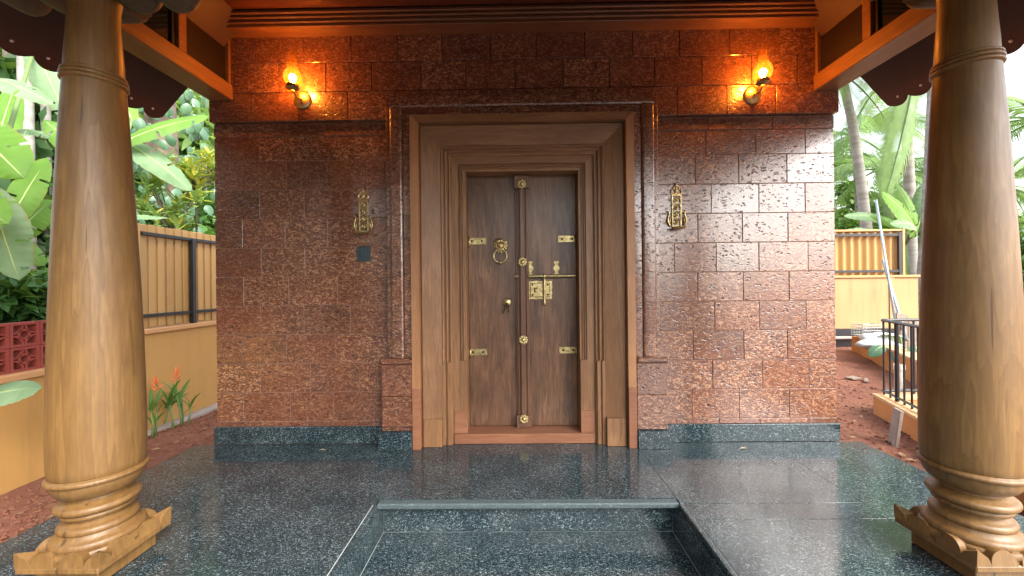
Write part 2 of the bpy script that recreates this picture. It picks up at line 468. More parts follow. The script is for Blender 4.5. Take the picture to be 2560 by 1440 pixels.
# ------------------------------------------------------------------ porch floor with step recess
FX, FYB, FYF = 2.49, 2.965, -1.55
RX, RY = .825, 2.206
def build_floor():
    f = MB()
    # base body (grout shows in the joints)
    f.box(-FX+.004, -RX-.002, FYF, 2.962, -.5, -.004); f.box(RX+.002, FX-.004, FYF, 2.962, -.5, -.004); f.box(-RX-.002, RX+.002, RY+.012, 3.4, -.5, -.004)
    b = f.build('floor', GRO); b['kind'] = 'structure'
    g = .003
    def slab(x0, x1, y0, y1, mt=GRA, z1=0, b_=.0005):
        m = MB().box(x0+g/2, x1-g/2, y0+g/2, y1-g/2, z1-.03, z1, b_); o = m.build('granite_slab', mt, b); return o
    E = .028
    xsL = [-FX, -1.80, -RX-.0]
    rows = [(2.72, 2.966), (2.005, 2.72), (1.10, 2.005), (.2, 1.10), (-.7, .2), (FYF, -.7)]
    for y0, y1 in rows:
        for s in (1, -1):
            xs = [RX, 1.80, FX]
            for i in range(2):
                x0, x1 = xs[i], xs[i+1]
                if i == 0 and y1 <= 2.2:  # beside the recess: flamed strip at the edge
                    a, c = sorted((s*(RX-.010), s*(RX+E-.010))); slab(a, c, y0, y1, GRA, b_=.004)
                    x0 = RX+E-.010
                if i == 0 and y0 < 2.2 < y1:
                    # L-shaped: split at the recess corner
                    a, c = sorted((s*x0, s*x1)); slab(a, c, RY-.056, y1)
                    a, c = sorted((s*(RX-.010), s*(RX+E-.010))); slab(a, c, y0, RY-.056, GRA, b_=.004)
                    a, c = sorted((s*(RX+E-.010), s*x1)); slab(a, c, y0, RY-.056)
                    continue
                a, c = sorted((s*x0, s*x1)); slab(a, c, y0, y1)
    slab(-RX, RX, RY, 2.994)
    slab(-RX, RX, RY-.056, RY, GRF, b_=.006)
    # edging slabs on the outer sides
    for s in (1, -1):
        a, c = sorted((s*FX, s*(FX-.02)))
        MB().box(a, c, FYF, FYB, -.40, -.031).build('edge_slab', GRA, b)
    # risers and treads
    st = MB().box(-RX, RX, RY-.70, RY, -.5, -.190).box(-RX, RX, RY-1.05, RY-.70, -.60, -.375).build('step', GRO); st['kind'] = 'structure'
    MB().box(-RX+.022, RX-.022, RY, RY+.011, -.184, -.031).build('riser', GRA, st)
    MB().box(-RX+.022, RX-.022, RY-.70, RY-.002, -.189, -.185, .001).build('tread', GRA, st)
    MB().box(-RX+.002, RX-.002, RY-.72, RY-.702, -.374, -.185).build('riser', GRA, st)
    MB().box(-RX, RX, RY-1.7, RY-.722, -.60, -.370).build('tread', GRA, st)
    for s in (1, -1):
        a, c = sorted((s*(RX-.001), s*(RX-.020)))
        MB().box(a, c, FYF, RY-.001, -.1825, -.031).build('side_riser', GRA, st)
        a, c = sorted((s*(RX-.001), s*(RX-.018)))
        MB().box(a, c, FYF, RY-.71, -.37, -.1835).build('side_riser', GRA, st)
build_floor()

# ------------------------------------------------------------------ laterite wall
WX, WY, BY = 2.335, 2.985, 2.94
BZ0, BZ1 = 2.43, 3.20
SUR = 1.0      # outer half width of the door surround
def build_wall():
    w_ = thing('laterite_wall', 'glossy reddish brown pitted laterite block wall around the wooden double door', 'wall', (0, WY, 0))
    m = MB()
    t = .012
    m.box(-WX+t, -.83, WY+.004, 3.5, -.4, BZ1); m.box(.83, WX-t, WY+.004, 3.5, -.4, BZ1); m.box(-.83, .83, WY+.004, 3.5, 2.43, BZ1)
    m.box(-.83, .83, 3.22, 3.5, -.4, 2.43)
    m.build('mortar_bed', MOR, w_)
    r = random.Random(11)
    J = [.132, .171]+[.171+.2195*k for k in range(1, 11)]+[BZ0]
    def block(x0, x1, y, z0, z1, depth=.3, b=.0012, g=.0027, jit=.0012):
        d = r.uniform(-jit, jit)
        MB().box(x0+g, x1-g, y+d, y+depth, z0+g, z1-g, b).build('block', LAT, w_)
    L = .3505
    for k in range(len(J)-1):
        z0, z1 = J[k], J[k+1]
        if k == 10: z1 = 2.33
        for s in (-1, 1):
            first = L if k % 2 == (0 if s < 0 else 1) else L*.6
            edges = [WX]
            x = WX-first+r.uniform(-.012, .012)
            while x > SUR+.10:
                edges.append(x); x -= L+r.uniform(-.03, .03) if k % 3 else L+r.uniform(-.055, .03)
            edges.append(SUR-.05)
            for i in range(len(edges)-1):
                a, c = sorted((s*edges[i], s*edges[i+1])); block(a, c, WY, z0, z1)
    for s in (-1, 1):                                   # thin course below the band
        xs = [WX, 1.88, 1.40, SUR-.05]
        for i in range(3):
            a, c = sorted((s*xs[i], s*xs[i+1])); block(a, c, WY-.006, 2.33, BZ0)
    # projecting upper band
    bz = [BZ0, 2.645, 2.862, 3.08, BZ1]
    for k in range(4):
        x = -WX-.004; first = True
        while x < WX-.01:
            nx = x+(L if not (first and k % 2) else L*.55)+r.uniform(-.02, .02)
            if nx > WX-.12: nx = WX+.004
            block(x, nx, BY, bz[k], bz[k+1], .3); x = nx; first = False
    # granite skirting
    for s in (-1, 1):
        a, c = sorted((s*(WX+.012), s*(SUR+.03)))
        MB().box(a, c, WY-.018, WY+.05, .001, .131, .003).build('skirting', GRA, w_)
    # door surround: mouldings of laterite
    def rprof(a, c, y, b):
        P = [(c, 3.2), (a, 3.2)]
        for i in range(7): q = R(15*i); P.append((a+b-b*math.cos(q), y+b-b*math.sin(q)))
        for i in range(7): q = R(90-15*i); P.append((c-b+b*math.cos(q), y+b-b*math.sin(q)))
        return P
    strips = [(1.0, .966, 2.912, .004), (.966, .872, 2.880, .017), (.872, .812, 2.897, .004)]
    zj = [.66]+[z for z in J if z > .75]+[2.44]
    for s in (-1, 1):
        for si, (xo, xi, y, b) in enumerate(strips):
            top = 2.43+(xo-.81)-.0
            zz = [.66]+[z+r.uniform(-.01, .01) for z in J[4:11]]
            zz = [z for z in zz if z < top-.1]+[2.43+(xi-.81) if si else 2.43+(xi-.81)]
            for i in range(len(zz)-1):
                a, c = sorted((s*xo, s*xi))
                o = MB().prism(rprof(a+.0008, c-.0008, y+r.uniform(-.001, .001), b), zz[i]+.001, zz[i+1]-.001, lambda u, v, dd: (u, v, dd)).build('surround_block', LAT, w_, 'auto'); fixn(o.data)
        # pedestal
        a, c = sorted((s*1.035, s*.813))
        for z0, z1, e in ((.132, .165, .0), (.165, .385, .0), (.385, .615, .0), (.615, .66, .010)):
            q0, q1 = sorted((s*(1.035+e), s*.813))
            MB().box(q0, q1, 2.862-e, 3.2, z0+.001, z1-.001, .006 if z1 < .65 else .012).build('pedestal_block', LAT, w_)
        a, c = sorted((s*1.058, s*.816))
        MB().box(a, c, 2.845, 3.2, .001, .131, .003).build('pedestal_skirting', GRA, w_)
    for xo, xi, y, b in strips:
        z0, z1 = 2.43+(xi-.81), 2.43+(xo-.81)
        xx = [-xo, -.52+r.uniform(-.1, .1), .05+r.uniform(-.1, .1), .55+r.uniform(-.1, .1), xo]
        for i in range(4):
            o = MB().prism(rprof(z0+.001, z1-.001, y+.0005, b), xx[i]+.001, xx[i+1]-.001, lambda u, v, dd: (dd, v, u)).build('surround_block', LAT, w_, 'auto'); fixn(o.data)
build_wall()

# ------------------------------------------------------------------ door frame
OX, OZ = .426, 2.045
def build_frame():
    f = thing('door_frame', 'stepped teak door frame with reeded mouldings and low sill', 'door frame', (0, 2.99, 0))
    def ring(name, xi, xo, yi, yo, z0=.0, mt=TEAK_FR, mh=TEAK_FH, rnd_=0.0, back=3.2):
        zi, zo = OZ+(xi-OX), OZ+(xo-OX)
        n = 1 if not rnd_ else 5
        prof = []
        for k in range(n+1):
            u = k/n; x = xi+(xo-xi)*u; y = yi+(yo-yi)*u-rnd_*math.sin(math.pi*u)
            prof.append((x, y))
        for s in (-1, 1):
            m = MB(); V = []
            pr = [(xi, back)]+prof+[(xo, back)]
            for x, y in pr: V.append((s*x, y, z0))
            for x, y in pr: V.append((s*x, y, OZ+(x-OX)))
            k = len(pr)
            Fc = [tuple(range(k)), tuple(range(2*k-1, k-1, -1))]+[(i, i+k, (i+1) % k+k, (i+1) % k) for i in range(k)]
            if s > 0: Fc = [q[::-1] for q in Fc]
            m.add(V, Fc); m.build(name, mt, f)
        m = MB(); pr = [(xi, back)]+prof+[(xo, back)]; k = len(pr)
        V = [(-x, y, OZ+(x-OX)) for x, y in pr]+[(x, y, OZ+(x-OX)) for x, y in pr]
        Fc = [tuple(range(k-1, -1, -1)), tuple(range(k, 2*k))]+[((i+1) % k, (i+1) % k+k, i+k, i) for i in range(k)]
        m.add(V, Fc); o = m.build(name, mh, f); fixn(o.data)
    ring('architrave', .754, .811, 2.862, 2.862, mt=TEAK_LT)
    ring('fillet', .742, .754, 2.925, 2.925)
    ring('splay_board', .605, .742, 2.932, 2.905)
    e = [.605, .590, .577, .561, .549, .535, .524]
    for i in range(6):
        d = (0.0, .010, .002, .014, .006, .018)[i]
        ring('reed', e[i+1], e[i], 2.938+d+i*.003, 2.938+d+i*.003, z0=.0, rnd_=.006 if i % 2 == 0 else 0)
    ring('inner_board', .478, .524, 2.972, 2.972)
    e = [.478, .468, .461, .450, .443]
    for i in range(4):
        d = (.012, .0, .012, .002)[i]
        ring('reed', e[i+1], e[i], 2.978+d, 2.978+d, rnd_=.004 if i % 2 else 0)
    ring('lip', OX, .443, 2.985, 2.985)
    for s in (-1, 1):     # plain lower blocks where the reeds stop
        def bx(nm, x0, x1, y, z0, z1, mt=TEAK_FR):
            a, c = sorted((s*x0, s*x1)); MB().box(a, c, y, 3.0, z0, z1, .002).build(nm, mt, f)
        bx('jamb_block', .5435, .567, 2.934, .001, .62); bx('jamb_block', .579, .6045, 2.931, .001, .62); bx('jamb_block', OX-.0008, .4775, 2.968, .077, .62)
        bx('base_block', .6055, .7415, 2.899, .001, .205); bx('base_block', OX-.0016, .5235, 2.963, .077, .245, SILLW)
        bx('base_block', .7535, .8118, 2.8585, .001, .44, SILLW)
    MB().box(-.5235, .5235, 2.955, 3.19, .001, .075, .003).build('sill', SILLW, f)
build_frame()

# ------------------------------------------------------------------ double door with brass fittings
DY = 3.12
def build_door():
    d = thing('double_door', 'dark teak plank double door with brass hardware in the stepped frame', 'door', (0, DY, .076))
    def dp(px, py, y=DY): return at(px, py, y)
    for s in (-1, 1):
        a, c = sorted((s*.0015, s*.424))
        MB().box(a, c, DY, DY+.045, .078, 2.10, .002).build('leaf', DOORW, d)
    ast = MB().box(-.052, .052, DY-.022, DY, .09, 2.05, .004).build('astragal', AST, d)
    MB().box(-.040, -.028, DY-.034, DY-.020, .17, 1.96, .004).build('bead', AST, ast)
    MB().box(.028, .040, DY-.034, DY-.020, .17, 1.96, .004).build('bead', AST, ast)
    MB().box(-.022, .022, DY-.048, DY-.020, .15, 1.97, .009).build('ridge', AST, ast)
    for z in (.077, 1.935):
        MB().box(-.058, .058, DY-.052, DY, z, z+.098, .004).build('end_block', AST, ast)
    # flower bosses
    fm = MB()
    for k in range(9):
        a = 2*math.pi*k/9
        fm.ball((.026*math.cos(a), -.004, .026*math.sin(a)), .0105, 8, 5, (1, .5, 1))
    fm.ball((0, -.006, 0), .017, 12, 6, (1, .75, 1)); fm.torus((0, -.004, 0), .019, .004)
    fm.lathe([(.028, 0), (.028, .004)], 24, Matrix.Rotation(R(90), 4, 'X'))
    fme = fm.mesh('boss', BRASS, 'auto')
    for py in (460, 655, 850, 1048):
        y = DY-.049 if 500 < py < 1000 else DY-.054
        p = dp(1302, py, y); o = link('boss', fme, d); o.location = (.001, y, p.z)
    # strap hinges
    hm = MB().box(-.07, .07, -.004, 0, -.026, .026, .0015)
    hm2 = MB()
    for s in (-1, 1):
        for py in (603, 880):
            z = dp(1190, py-(3 if s > 0 else 0)).z
            a, c = sorted((s*.418, s*.284))
            h = MB().box(a, c, DY-.005, DY-.0005, z-.026, z+.026, .0015).build('hinge', BRASS, d)
            m = MB()
            for q in (.315, .395): m.ball((s*q, DY-.005, z), .009, 10, 6, (1, .6, 1))
            m.build('screw', DARKM, h, True)
            MB().tube([(s*.416, DY-.012, z-.045), (s*.416, DY-.012, z+.03)], .007, 10).build('knuckle', BRASS, h, True)
    # lion knocker
    p = dp(1251, 614); k = MB()
    rr = random.Random(2)
    for ring_, n, rad, bs in ((0, 13, .046, .012), (1, 11, .034, .012)):
        for i in range(n):
            a = 2*math.pi*i/n+ring_*.2; k.ball((p.x+rad*math.cos(a), DY-.008-ring_*.010, p.z+rad*math.sin(a)*1.08), bs*rr.uniform(.8, 1.2), 8, 5, (1, .9, 1.3))
    k.ball((p.x, DY-.016, p.z-.002), .030, 14, 8, (.95, .95, 1.1)); k.ball((p.x, DY-.044, p.z-.012), .013, 10, 6, (1.1, .9, .9))
    for s in (-1, 1):
        k.ball((p.x+s*.012, DY-.040, p.z+.008), .006, 8, 5); k.ball((p.x+s*.010, DY-.040, p.z-.024), .010, 8, 5)
        k.ball((p.x+s*.022, DY-.030, p.z+.028), .009, 8, 5)
    k.ball((p.x, DY-.036, p.z-.037), .010, 8, 5)
    kn = k.build('lion_knocker', BRASS, d, True)
    q = dp(1251, 641)
    rg = MB().torus((q.x, DY-.032, q.z), .051, .0062, 'y', 36, 10).ball((q.x, DY-.032, q.z-.053), .010, 10, 6, (1.3, 1, .8))
    rg.build('ring', BRASS, kn, True)
    # key cylinder with keys
    p = dp(1267, 756)
    l = MB().lathe([(.032, 0), (.032, .004), (.026, .010), (.018, .012), (.016, .020), (.012, .022)], 24, Matrix.Translation((p.x, DY-.0005, p.z)) @ Matrix.Rotation(R(90), 4, 'X')).build('lock_cylinder', BRASS, d, 'auto')
    m = MB().box(p.x-.0015, p.x+.0015, DY-.045, DY-.02, p.z-.012, p.z+.006)
    for dx, rot, ln in ((-.006, .35, .068), (.007, -.12, .060)):
        M = Matrix.Translation((p.x+dx, DY-.034, p.z-.018)) @ Matrix.Rotation(rot, 4, 'Y')
        m.box(-.005, .005, -.0012, .0012, -ln, -.018, 0, M); m.torus((p.x+dx, DY-.034, p.z-.022), .011, .003, 'y', 14, 6)
    m.torus((p.x, DY-.036, p.z-.014), .011, .0018, 'y', 16, 6)
    m.build('keys', DARKM, l, 'auto')
    # sliding bolt
    a, b = dp(1287, 691, DY-.05), dp(1440, 690, DY-.05)
    z = a.z
    bolt = MB().tube([(a.x, DY-.066, z), (a.x+.03, DY-.066, z)], .008, 10).tube([(.057, DY-.030, z), (.418, DY-.030, z)], .0105, 12)
    bolt.tube([(.052, DY-.030, z), (.062, DY-.030, z)], .014, 12)
    bo = bolt.build('bolt', BRASS, d, 'auto')
    for px in (1326, 1391):
        x = dp(px, 690).x
        pr = []
        for i in range(33):                                   # pinched strap plate
            u = i/32; zz = z+.004+u*.115; wd = .017+.0075*math.cos(4*math.pi*u)
            if u > .86: wd *= math.sqrt(max(.02, 1-((u-.86)/.14)**2))
            pr.append((wd, zz))
        out = [(x+w0, zz) for w0, zz in pr]+[(x-w0, zz) for w0, zz in reversed(pr)]
        mm = MB()
        n = len(pr)
        for i in range(n-1):
            (w0, z0), (w1, z1) = pr[i], pr[i+1]
            V = [(x-w0, DY-.005, z0), (x+w0, DY-.005, z0), (x+w1, DY-.005, z1), (x-w1, DY-.005, z1), (x-w0, DY, z0), (x+w0, DY, z0), (x+w1, DY, z1), (x-w1, DY, z1)]
            mm.add(V, [(0,1,2,3), (0,3,7,4), (1,5,6,2)])
        sp = mm.build('strap', BRASS, bo)
        c = MB()
        for dx in (-.013, .0, .013): c.tube([(x+dx-.004, DY-.030, z), (x+dx+.004, DY-.030, z)], .0165, 14)
        c.box(x-.016, x+.016, DY-.03, DY-.001, z-.012, z+.012, .002)
        for zz in (.035, .095): c.ball((x, DY-.006, z+zz), .006, 8, 5)
        c.build('sleeve', BRASS, bo, 'auto')
    # lock plate
    p0, p1 = dp(1319, 702), dp(1381, 748); cx, cz = (p0.x+p1.x)/2, (p0.z+p1.z)/2; hw, hh = (p1.x-p0.x)/2, (p0.z-p1.z)/2
    poly = []
    for i in range(96):
        a = 2*math.pi*i/96; ca, sa = math.cos(a), math.sin(a)
        k_ = 1/max(abs(ca), abs(sa)); u, v = ca*k_, sa*k_
        e = 1-.07*(1+math.cos(3*math.pi*u))/2 if abs(v) > abs(u) else 1-.07*(1+math.cos(3*math.pi*v))/2
        if abs(u) > .93 and abs(v) > .93: e *= .95
        poly.append((cx+u*hw*e, cz+v*hh*e))
    lp = MB().prism(poly, DY-.006, DY-.0005, lambda u, v, dd: (u, dd, v)).build('lock_plate', BRASS, d); fixn(lp.data)
    bx = MB().box(cx-hw*.78, cx+hw*.78, DY-.020, DY-.005, cz-hh*.72, cz+hh*.72, .003).build('lock_case', BRASS, lp)
    m = MB().box(cx-hw*.80, cx+hw*.80, DY-.010, DY-.0055, cz-hh*.75, cz+hh*.75)
    m.box(cx-hw*.5, cx-hw*.38, DY-.0215, DY-.019, cz-hh*.25, cz+hh*.25); m.box(cx-hw*.38, cx-hw*.2, DY-.0212, DY-.019, cz+hh*.15, cz+hh*.25); m.box(cx-hw*.38, cx-hw*.2, DY-.0212, DY-.019, cz-hh*.25, cz-hh*.15)
    for u in (-.62, .62):
        for v in (-.5, .55): m.ball((cx+u*hw, DY-.020, cz+v*hh), .008, 8, 5)
    m.build('lock_detail', DARKM, lp)
    hx = dp(1360, 700).x; ze = dp(1360, 764).z
    hsp = MB().tube([(hx, DY-.030, z), (hx, DY-.034, cz+hh*.9), (hx, DY-.030, cz-hh*.2), (hx, DY-.028, cz-hh*.95), (hx, DY-.030, ze+.03), (hx, DY-.032, ze+.012), (hx, DY-.03, ze)], [.013, .012, .013, .008, .010, .011, .003], 12)
    hsp.torus((hx, DY-.030, z), .016, .007, 'x', 16, 8)
    hsp.build('hasp', BRASS, bo, True)
build_door()

# ------------------------------------------------------------------ columns
def build_column():
    c = thing('column', 'x', 'column', (0, 0, 0), 'turned teak porch columns')
    MB().box(-.128, .128, -.128, .128, .002, .072, .003).build('base', TEAK_COL, c)
    lot = MB().box(-.166, .166, -.166, .166, .072, .098, .004).build('lotus_plinth', TEAK_COL, c)
    for a in range(4):                                   # petals along each side, a pointed leaf at each corner
        M = Matrix.Rotation(a*math.pi/2, 4, 'Z')
        for u, hw, tilt, ht in ((-.058, .050, .25, .056), (.058, .050, .25, .056), (0, .026, .1, .050)):
            m = MB(); n = 10
            yo = -.166 if hw > .03 else -.158
            P = [(u+hw*math.cos(math.pi*i/n), .097+ht*math.sin(math.pi*i/n)**.8) for i in range(n+1)]
            V = [(x, yo+(z-.097)*.18, z) for x, z in P]+[(x*.9, yo+.05+(z-.097)*.6, z-.004) for x, z in P]
            k = n+1
            m.add(V, [tuple(range(k))[::-1], tuple(range(k, 2*k))]+[(i, i+1, i+1+k, i+k) for i in range(n)]+[(n, 0, k, n+k)], M)
            o = m.build('petal', TEAK_COL, lot, 'auto'); fixn(o.data)
        m = MB()
        V = [(-.166, -.166, .097), (-.105, -.166, .097), (-.12, -.164, .128), (-.166, -.168, .158), (-.166, -.105, .097), (-.164, -.12, .128), (-.110, -.110, .100), (-.120, -.120, .138)]
        m.add(V, [(0,1,2,3), (0,3,5,4), (1,6,7,2), (4,5,7,6), (3,2,7), (3,7,5), (0,4,6,1)], M)
        o = m.build('corner_leaf', TEAK_COL, lot); fixn(o.data)
    # base mouldings
    def arc(r, z, rad, a0, a1, n=7, sq=1.0): return [(r+rad*math.cos(R(a0+(a1-a0)*i/n)), z+rad*sq*math.sin(R(a0+(a1-a0)*i/n))) for i in range(n+1)]
    pr = [(.155, .098)]
    pr += arc(.140, .122, .022, -80, 40) + arc(.133, .150, .019, -40, 60) + [(.137, .168), (.128, .178), (.124, .186)] + arc(.112, .202, .017, -50, 80)
    pr += [(.108, .222), (.097, .232), (.097, .240)]
    pr += [(.104, .246)]+arc(.108, .258, .012, -70, 60)+[(.113, .268), (.120, .272)]+arc(.121, .288, .016, -80, 80)+[(.117, .306), (.105, .313), (.098, .318), (.096, .330)]
    MB().lathe(pr, 64).build('base_moulding', TEAK_COL, c, 'auto')
    pr = [(.094, .326), (.112, .332), (.130, .345), (.143, .364), (.149, .385), (.150, .396)]+arc(.152, .408, .011, -70, 80)+[(.151, .422)]
    MB().lathe(pr, 64).build('bowl_moulding', TEAK_COL, c, 'auto')
    # shaft
    pr = [(.148, .421), (.152, .427), (.154, .45), (.1555, .52), (.1555, .62), (.153, .78), (.149, .95), (.1435, 1.12), (.137, 1.3), (.1295, 1.48), (.1215, 1.66), (.113, 1.84), (.104, 2.0), (.0995, 2.072)]
    pr2 = [(.098, 2.072), (.097, 2.09), (.094, 2.18), (.0875, 2.28), (.083, 2.36), (.085, 2.42), (.095, 2.475)]
    MB().lathe(pr, 64, cap=False).build('shaft', TEAK_COL, c, True)
    MB().lathe([(.099, 2.072)]+arc(.100, 2.083, .009, -80, 80)+arc(.0995, 2.101, .009, -70, 80)+arc(.098, 2.118, .007, -70, 80)+[(.094, 2.126)], 64).build('necking_ring', TEAK_COL, c, 'auto')
    MB().lathe(pr2, 64, cap=False).build('neck', TEAK_COL, c, True)
    # capital: crossed brackets with hanging lobes
    cap = MB().box(-.12, .12, -.12, .12, 2.47, 2.56, .01).build('capital', CAPW, c)
    for a in range(4):
        M = Matrix.Rotation(a*math.pi/2, 4, 'Z')
        m = MB()
        for x0, rr, zc in (((.165, .092, 2.515), (.335, .088, 2.512)) if a % 2 == 0 else ((.11, .085, 2.52),)):
            V = []; n = 18
            prof = [(-.075, .86), (-.065, .95), (-.042, 1.0), (.042, 1.0), (.065, .95), (.075, .86)]
            for yy, k in prof:
                for i in range(n+1):
                    q = math.pi+math.pi*i/n; V.append((x0+rr*k*math.cos(q), yy, zc+rr*k*math.sin(q)))
            Fc = [(j*(n+1)+i, j*(n+1)+i+1, (j+1)*(n+1)+i+1, (j+1)*(n+1)+i) for j in range(len(prof)-1) for i in range(n)]
            Fc += [tuple(range(n+1)), tuple(range((len(prof)-1)*(n+1), len(prof)*(n+1)))]
            m.add(V, Fc, M)
        m.box(.10, .43 if a % 2 == 0 else .20, -.073-.001*(a % 2), .073+.001*(a % 2), 2.505, 2.558-.001*(a % 2), .006, M)
        o = m.build('bracket', CAPW, cap, 'auto'); fixn(o.data)
    return c
def copy_tree(o, parent=None):
    c = o.copy(); C.objects.link(c)
    if parent: c.parent = parent; c.matrix_parent_inverse = o.matrix_parent_inverse.copy()
    for ch in o.children: copy_tree(ch, c)
    return c
col = build_column()
c2 = copy_tree(col)
col.location = (-1.868, 1.70, 0); c2.location = (1.868, 1.70, 0); c2.rotation_euler.z = math.pi
col['label'] = 'golden turned teak column with lotus base on the floor side facing the slatted yellow fence'
c2['label'] = 'golden turned teak column with lotus base on the floor side facing the black railing'

# ------------------------------------------------------------------ porch roof, ceiling, beams
def build_roof():
    rf = thing('porch_roof', 'porch roof with polished wood ceiling, teak beams and maroon tile sheet eaves', 'roof', (0, 2.9, 2.5))
    YF = 1.55
    n = 9; zc = 3.150
    wd = (2.765-YF+.2)/n
    for i in range(n):
        y1 = 2.765-i*wd
        MB().box(-2.14, 2.14, y1-wd+.0006, y1-.0006, zc, zc+.03, .0015).build('ceiling_board', CEILW, rf)
    # cornice on the wall and on both sides
    zs = 3.054
    MB().box(-2.26, 2.26, 2.815, BY-.001, zs, zs+.09, .003).build('cornice', CORNW, rf)
    MB().box(-2.15, 2.15, 2.798, 2.814, zs+.020, zs+.045, .005).build('cornice_moulding', CORNW, rf)
    MB().box(-2.15, 2.15, 2.785, 2.814, zs+.046, zs+.068, .005).build('cornice_moulding', CORNW, rf)
    MB().box(-2.15, 2.15, 2.770, 2.814, zs+.069, zs+.0945, .005).build('cornice_moulding', CORNW, rf)
    for s in (-1, 1):
        def bx(nm, x0, x1, y0, y1, z0, z1, mt, b=.003):
            a, c = sorted((s*x0, s*x1)); return MB().box(a, c, y0, y1, z0, z1, b).build(nm, mt, rf)
        bx('side_cornice', 2.155, 2.26, YF, 2.814, zs, zs+.09, BEAMW)
        bx('side_moulding', 2.142, 2.154, YF, 2.797, zs+.020, zs+.045, BEAMW, .004); bx('side_moulding', 2.132, 2.154, YF, 2.784, zs+.046, zs+.068, BEAMW, .004); bx('side_moulding', 2.12, 2.154, YF, 2.769, zs+.069, zs+.0945, BEAMW, .004)
        bx('beam', 2.15, 2.325, 1.0, BY-.002, 2.588, 2.700, BEAMW, .005)
        bx('post', 2.155, 2.215, 2.470, 2.530, 2.701, zs-.001, BEAMW)
        bx('post', 2.155, 2.215, 1.75, 1.81, 2.701, zs-.001, BEAMW)
        bx('trim', 2.165, 2.215, BY-.026, BY-.002, 2.701, zs-.001, BEAMW)
        bx('panel', 2.19, 2.21, 2.531, BY-.027, 2.701, zs-.001, DPAN, 0)
        bx('pane', 2.19, 2.20, 1.811, 2.44, 2.701, zs-.001, DGLASS, 0)
        bx('pane_frame', 2.175, 2.215, 2.441, 2.469, 2.701, zs-.001, DPAN, .002)
        # eave: boarded underside, tile sheet with a scalloped lower edge
        m = MB(); N = 240; y0, y1 = .25, 2.90; pitch = .158
        V = []
        for lay in (0, 1):
            for i in range(N+1):
                y = y0+(y1-y0)*i/N; sc_ = abs(math.sin(math.pi*(y-.06)/pitch))**.7; h = .012 if lay else 0
                for X, Z in ((2.648+.030*sc_, 2.462-.034*sc_), (2.60, 2.515), (2.47, 2.66), (1.5, 3.73)):
                    V.append((s*X, y, Z+h+(lay*.022*sc_)))
        K = 4; B = (N+1)*K; Fc = []
        for i in range(N):
            for k in range(K-1):
                q = (i*K+k, i*K+k+1, (i+1)*K+k+1, (i+1)*K+k); Fc.append(q); Fc.append(tuple(v+B for v in q[::-1]))
            Fc.append((i*K, (i+1)*K, (i+1)*K+B, i*K+B))
        Fc += [(N*K+k, N*K+k+1, N*K+k+1+B, N*K+k+B) for k in range(K-1)]
        m.add(V, Fc); e = m.build('eave_sheet', MARO, rf, 'auto'); fixn(e.data)
        for y in np.arange(1.0, 2.9, pitch):
            MB().ball((s*2.632, y+.06, 2.476), .009, 8, 5).build('screw', SCRW, e, True)
        a, c = sorted((s*2.34, s*2.385)); MB().box(a, c, 1.0, 2.88, 2.72, 2.77).build('purlin', DPAN, rf)
    # unseen front eave, pulled forward to darken the upper wall, and front beam
    m = MB(); N = 180
    V = []
    for i in range(N+1):
        x = -2.66+5.32*i/N; h = .026-.030*abs(math.sin(math.pi*x/.158))
        for Y, Z in ((.25, 2.50), (1.75, 3.80)): V.append((x, Y, Z+h))
    m.add(V, [(i*2, i*2+1, i*2+3, i*2+2) for i in range(N)]); m.build('eave_sheet', MARO, rf)
    MB().box(-2.13, 2.13, 1.62, 1.78, 2.562, 2.70, .005).build('front_beam', CORNW, rf)
    MB().box(-2.13, 2.13, 1.66, 1.70, 2.701, 3.149, 0).build('front_panel', DPAN, rf)
    MB().box(-2.3, 2.3, 1.5, 3.4, 3.25, 3.30).build('roof_deck', DPAN, rf)
build_roof()

# ------------------------------------------------------------------ wall lamps
def build_lamp():
    l = thing('wall_lamp', 'x', 'lamp', (0, 0, 0), 'lit wall lamps')
    Mx = Matrix.Rotation(R(90), 4, 'X')
    MB().lathe([(.066, 0), (.066, .004), (.062, .010), (.050, .016), (.030, .022), (.012, .026)], 40, Mx).build('backplate', BRASS, l, 'auto')
    MB().tube([(0, -.02, 0), (0, -.05, -.012), (0, -.085, -.018), (0, -.115, -.004), (0, -.128, .018)], .007, 10).torus((0, -.075, -.004), .018, .004, 'x', 16, 6).build('arm', BRASS, l, True)
    cup = MB().lathe([(.012, .008), (.040, .016), (.046, .022), (.046, .028), (.038, .030), (.038, .046), (.040, .048)], 32, Matrix.Translation((0, -.13, 0)), cap=False).build('cup', BRASS, l, 'auto')
    g = [(.036, .048), (.041, .052), (.054, .068), (.062, .092), (.060, .115), (.050, .140), (.040, .158), (.0355, .178), (.035, .27)]
    ch = MB().lathe(g, 36, Matrix.Translation((0, -.13, 0)), cap=False).build('glass_chimney', GLASS, l, True)
    MB().lathe([(.001, .058), (.011, .060), (.013, .068), (.020, .082), (.025, .096), (.022, .112), (.012, .122), (.001, .125)], 20, Matrix.Translation((0, -.13, 0)), cap=False).build('bulb', BULB, l, True)
    return l
lamp = build_lamp(); lamp2 = copy_tree(lamp)
p = at(757, 250, BY); lamp.location = (p.x, BY-.001, p.z)
p = at(1880, 238, BY); lamp2.location = (p.x, BY-.001, p.z)
lamp['label'] = 'lit brass wall lamp with glass chimney above the grey switch plate'
lamp2['label'] = 'lit brass wall lamp with glass chimney on the wall half that has no switch'

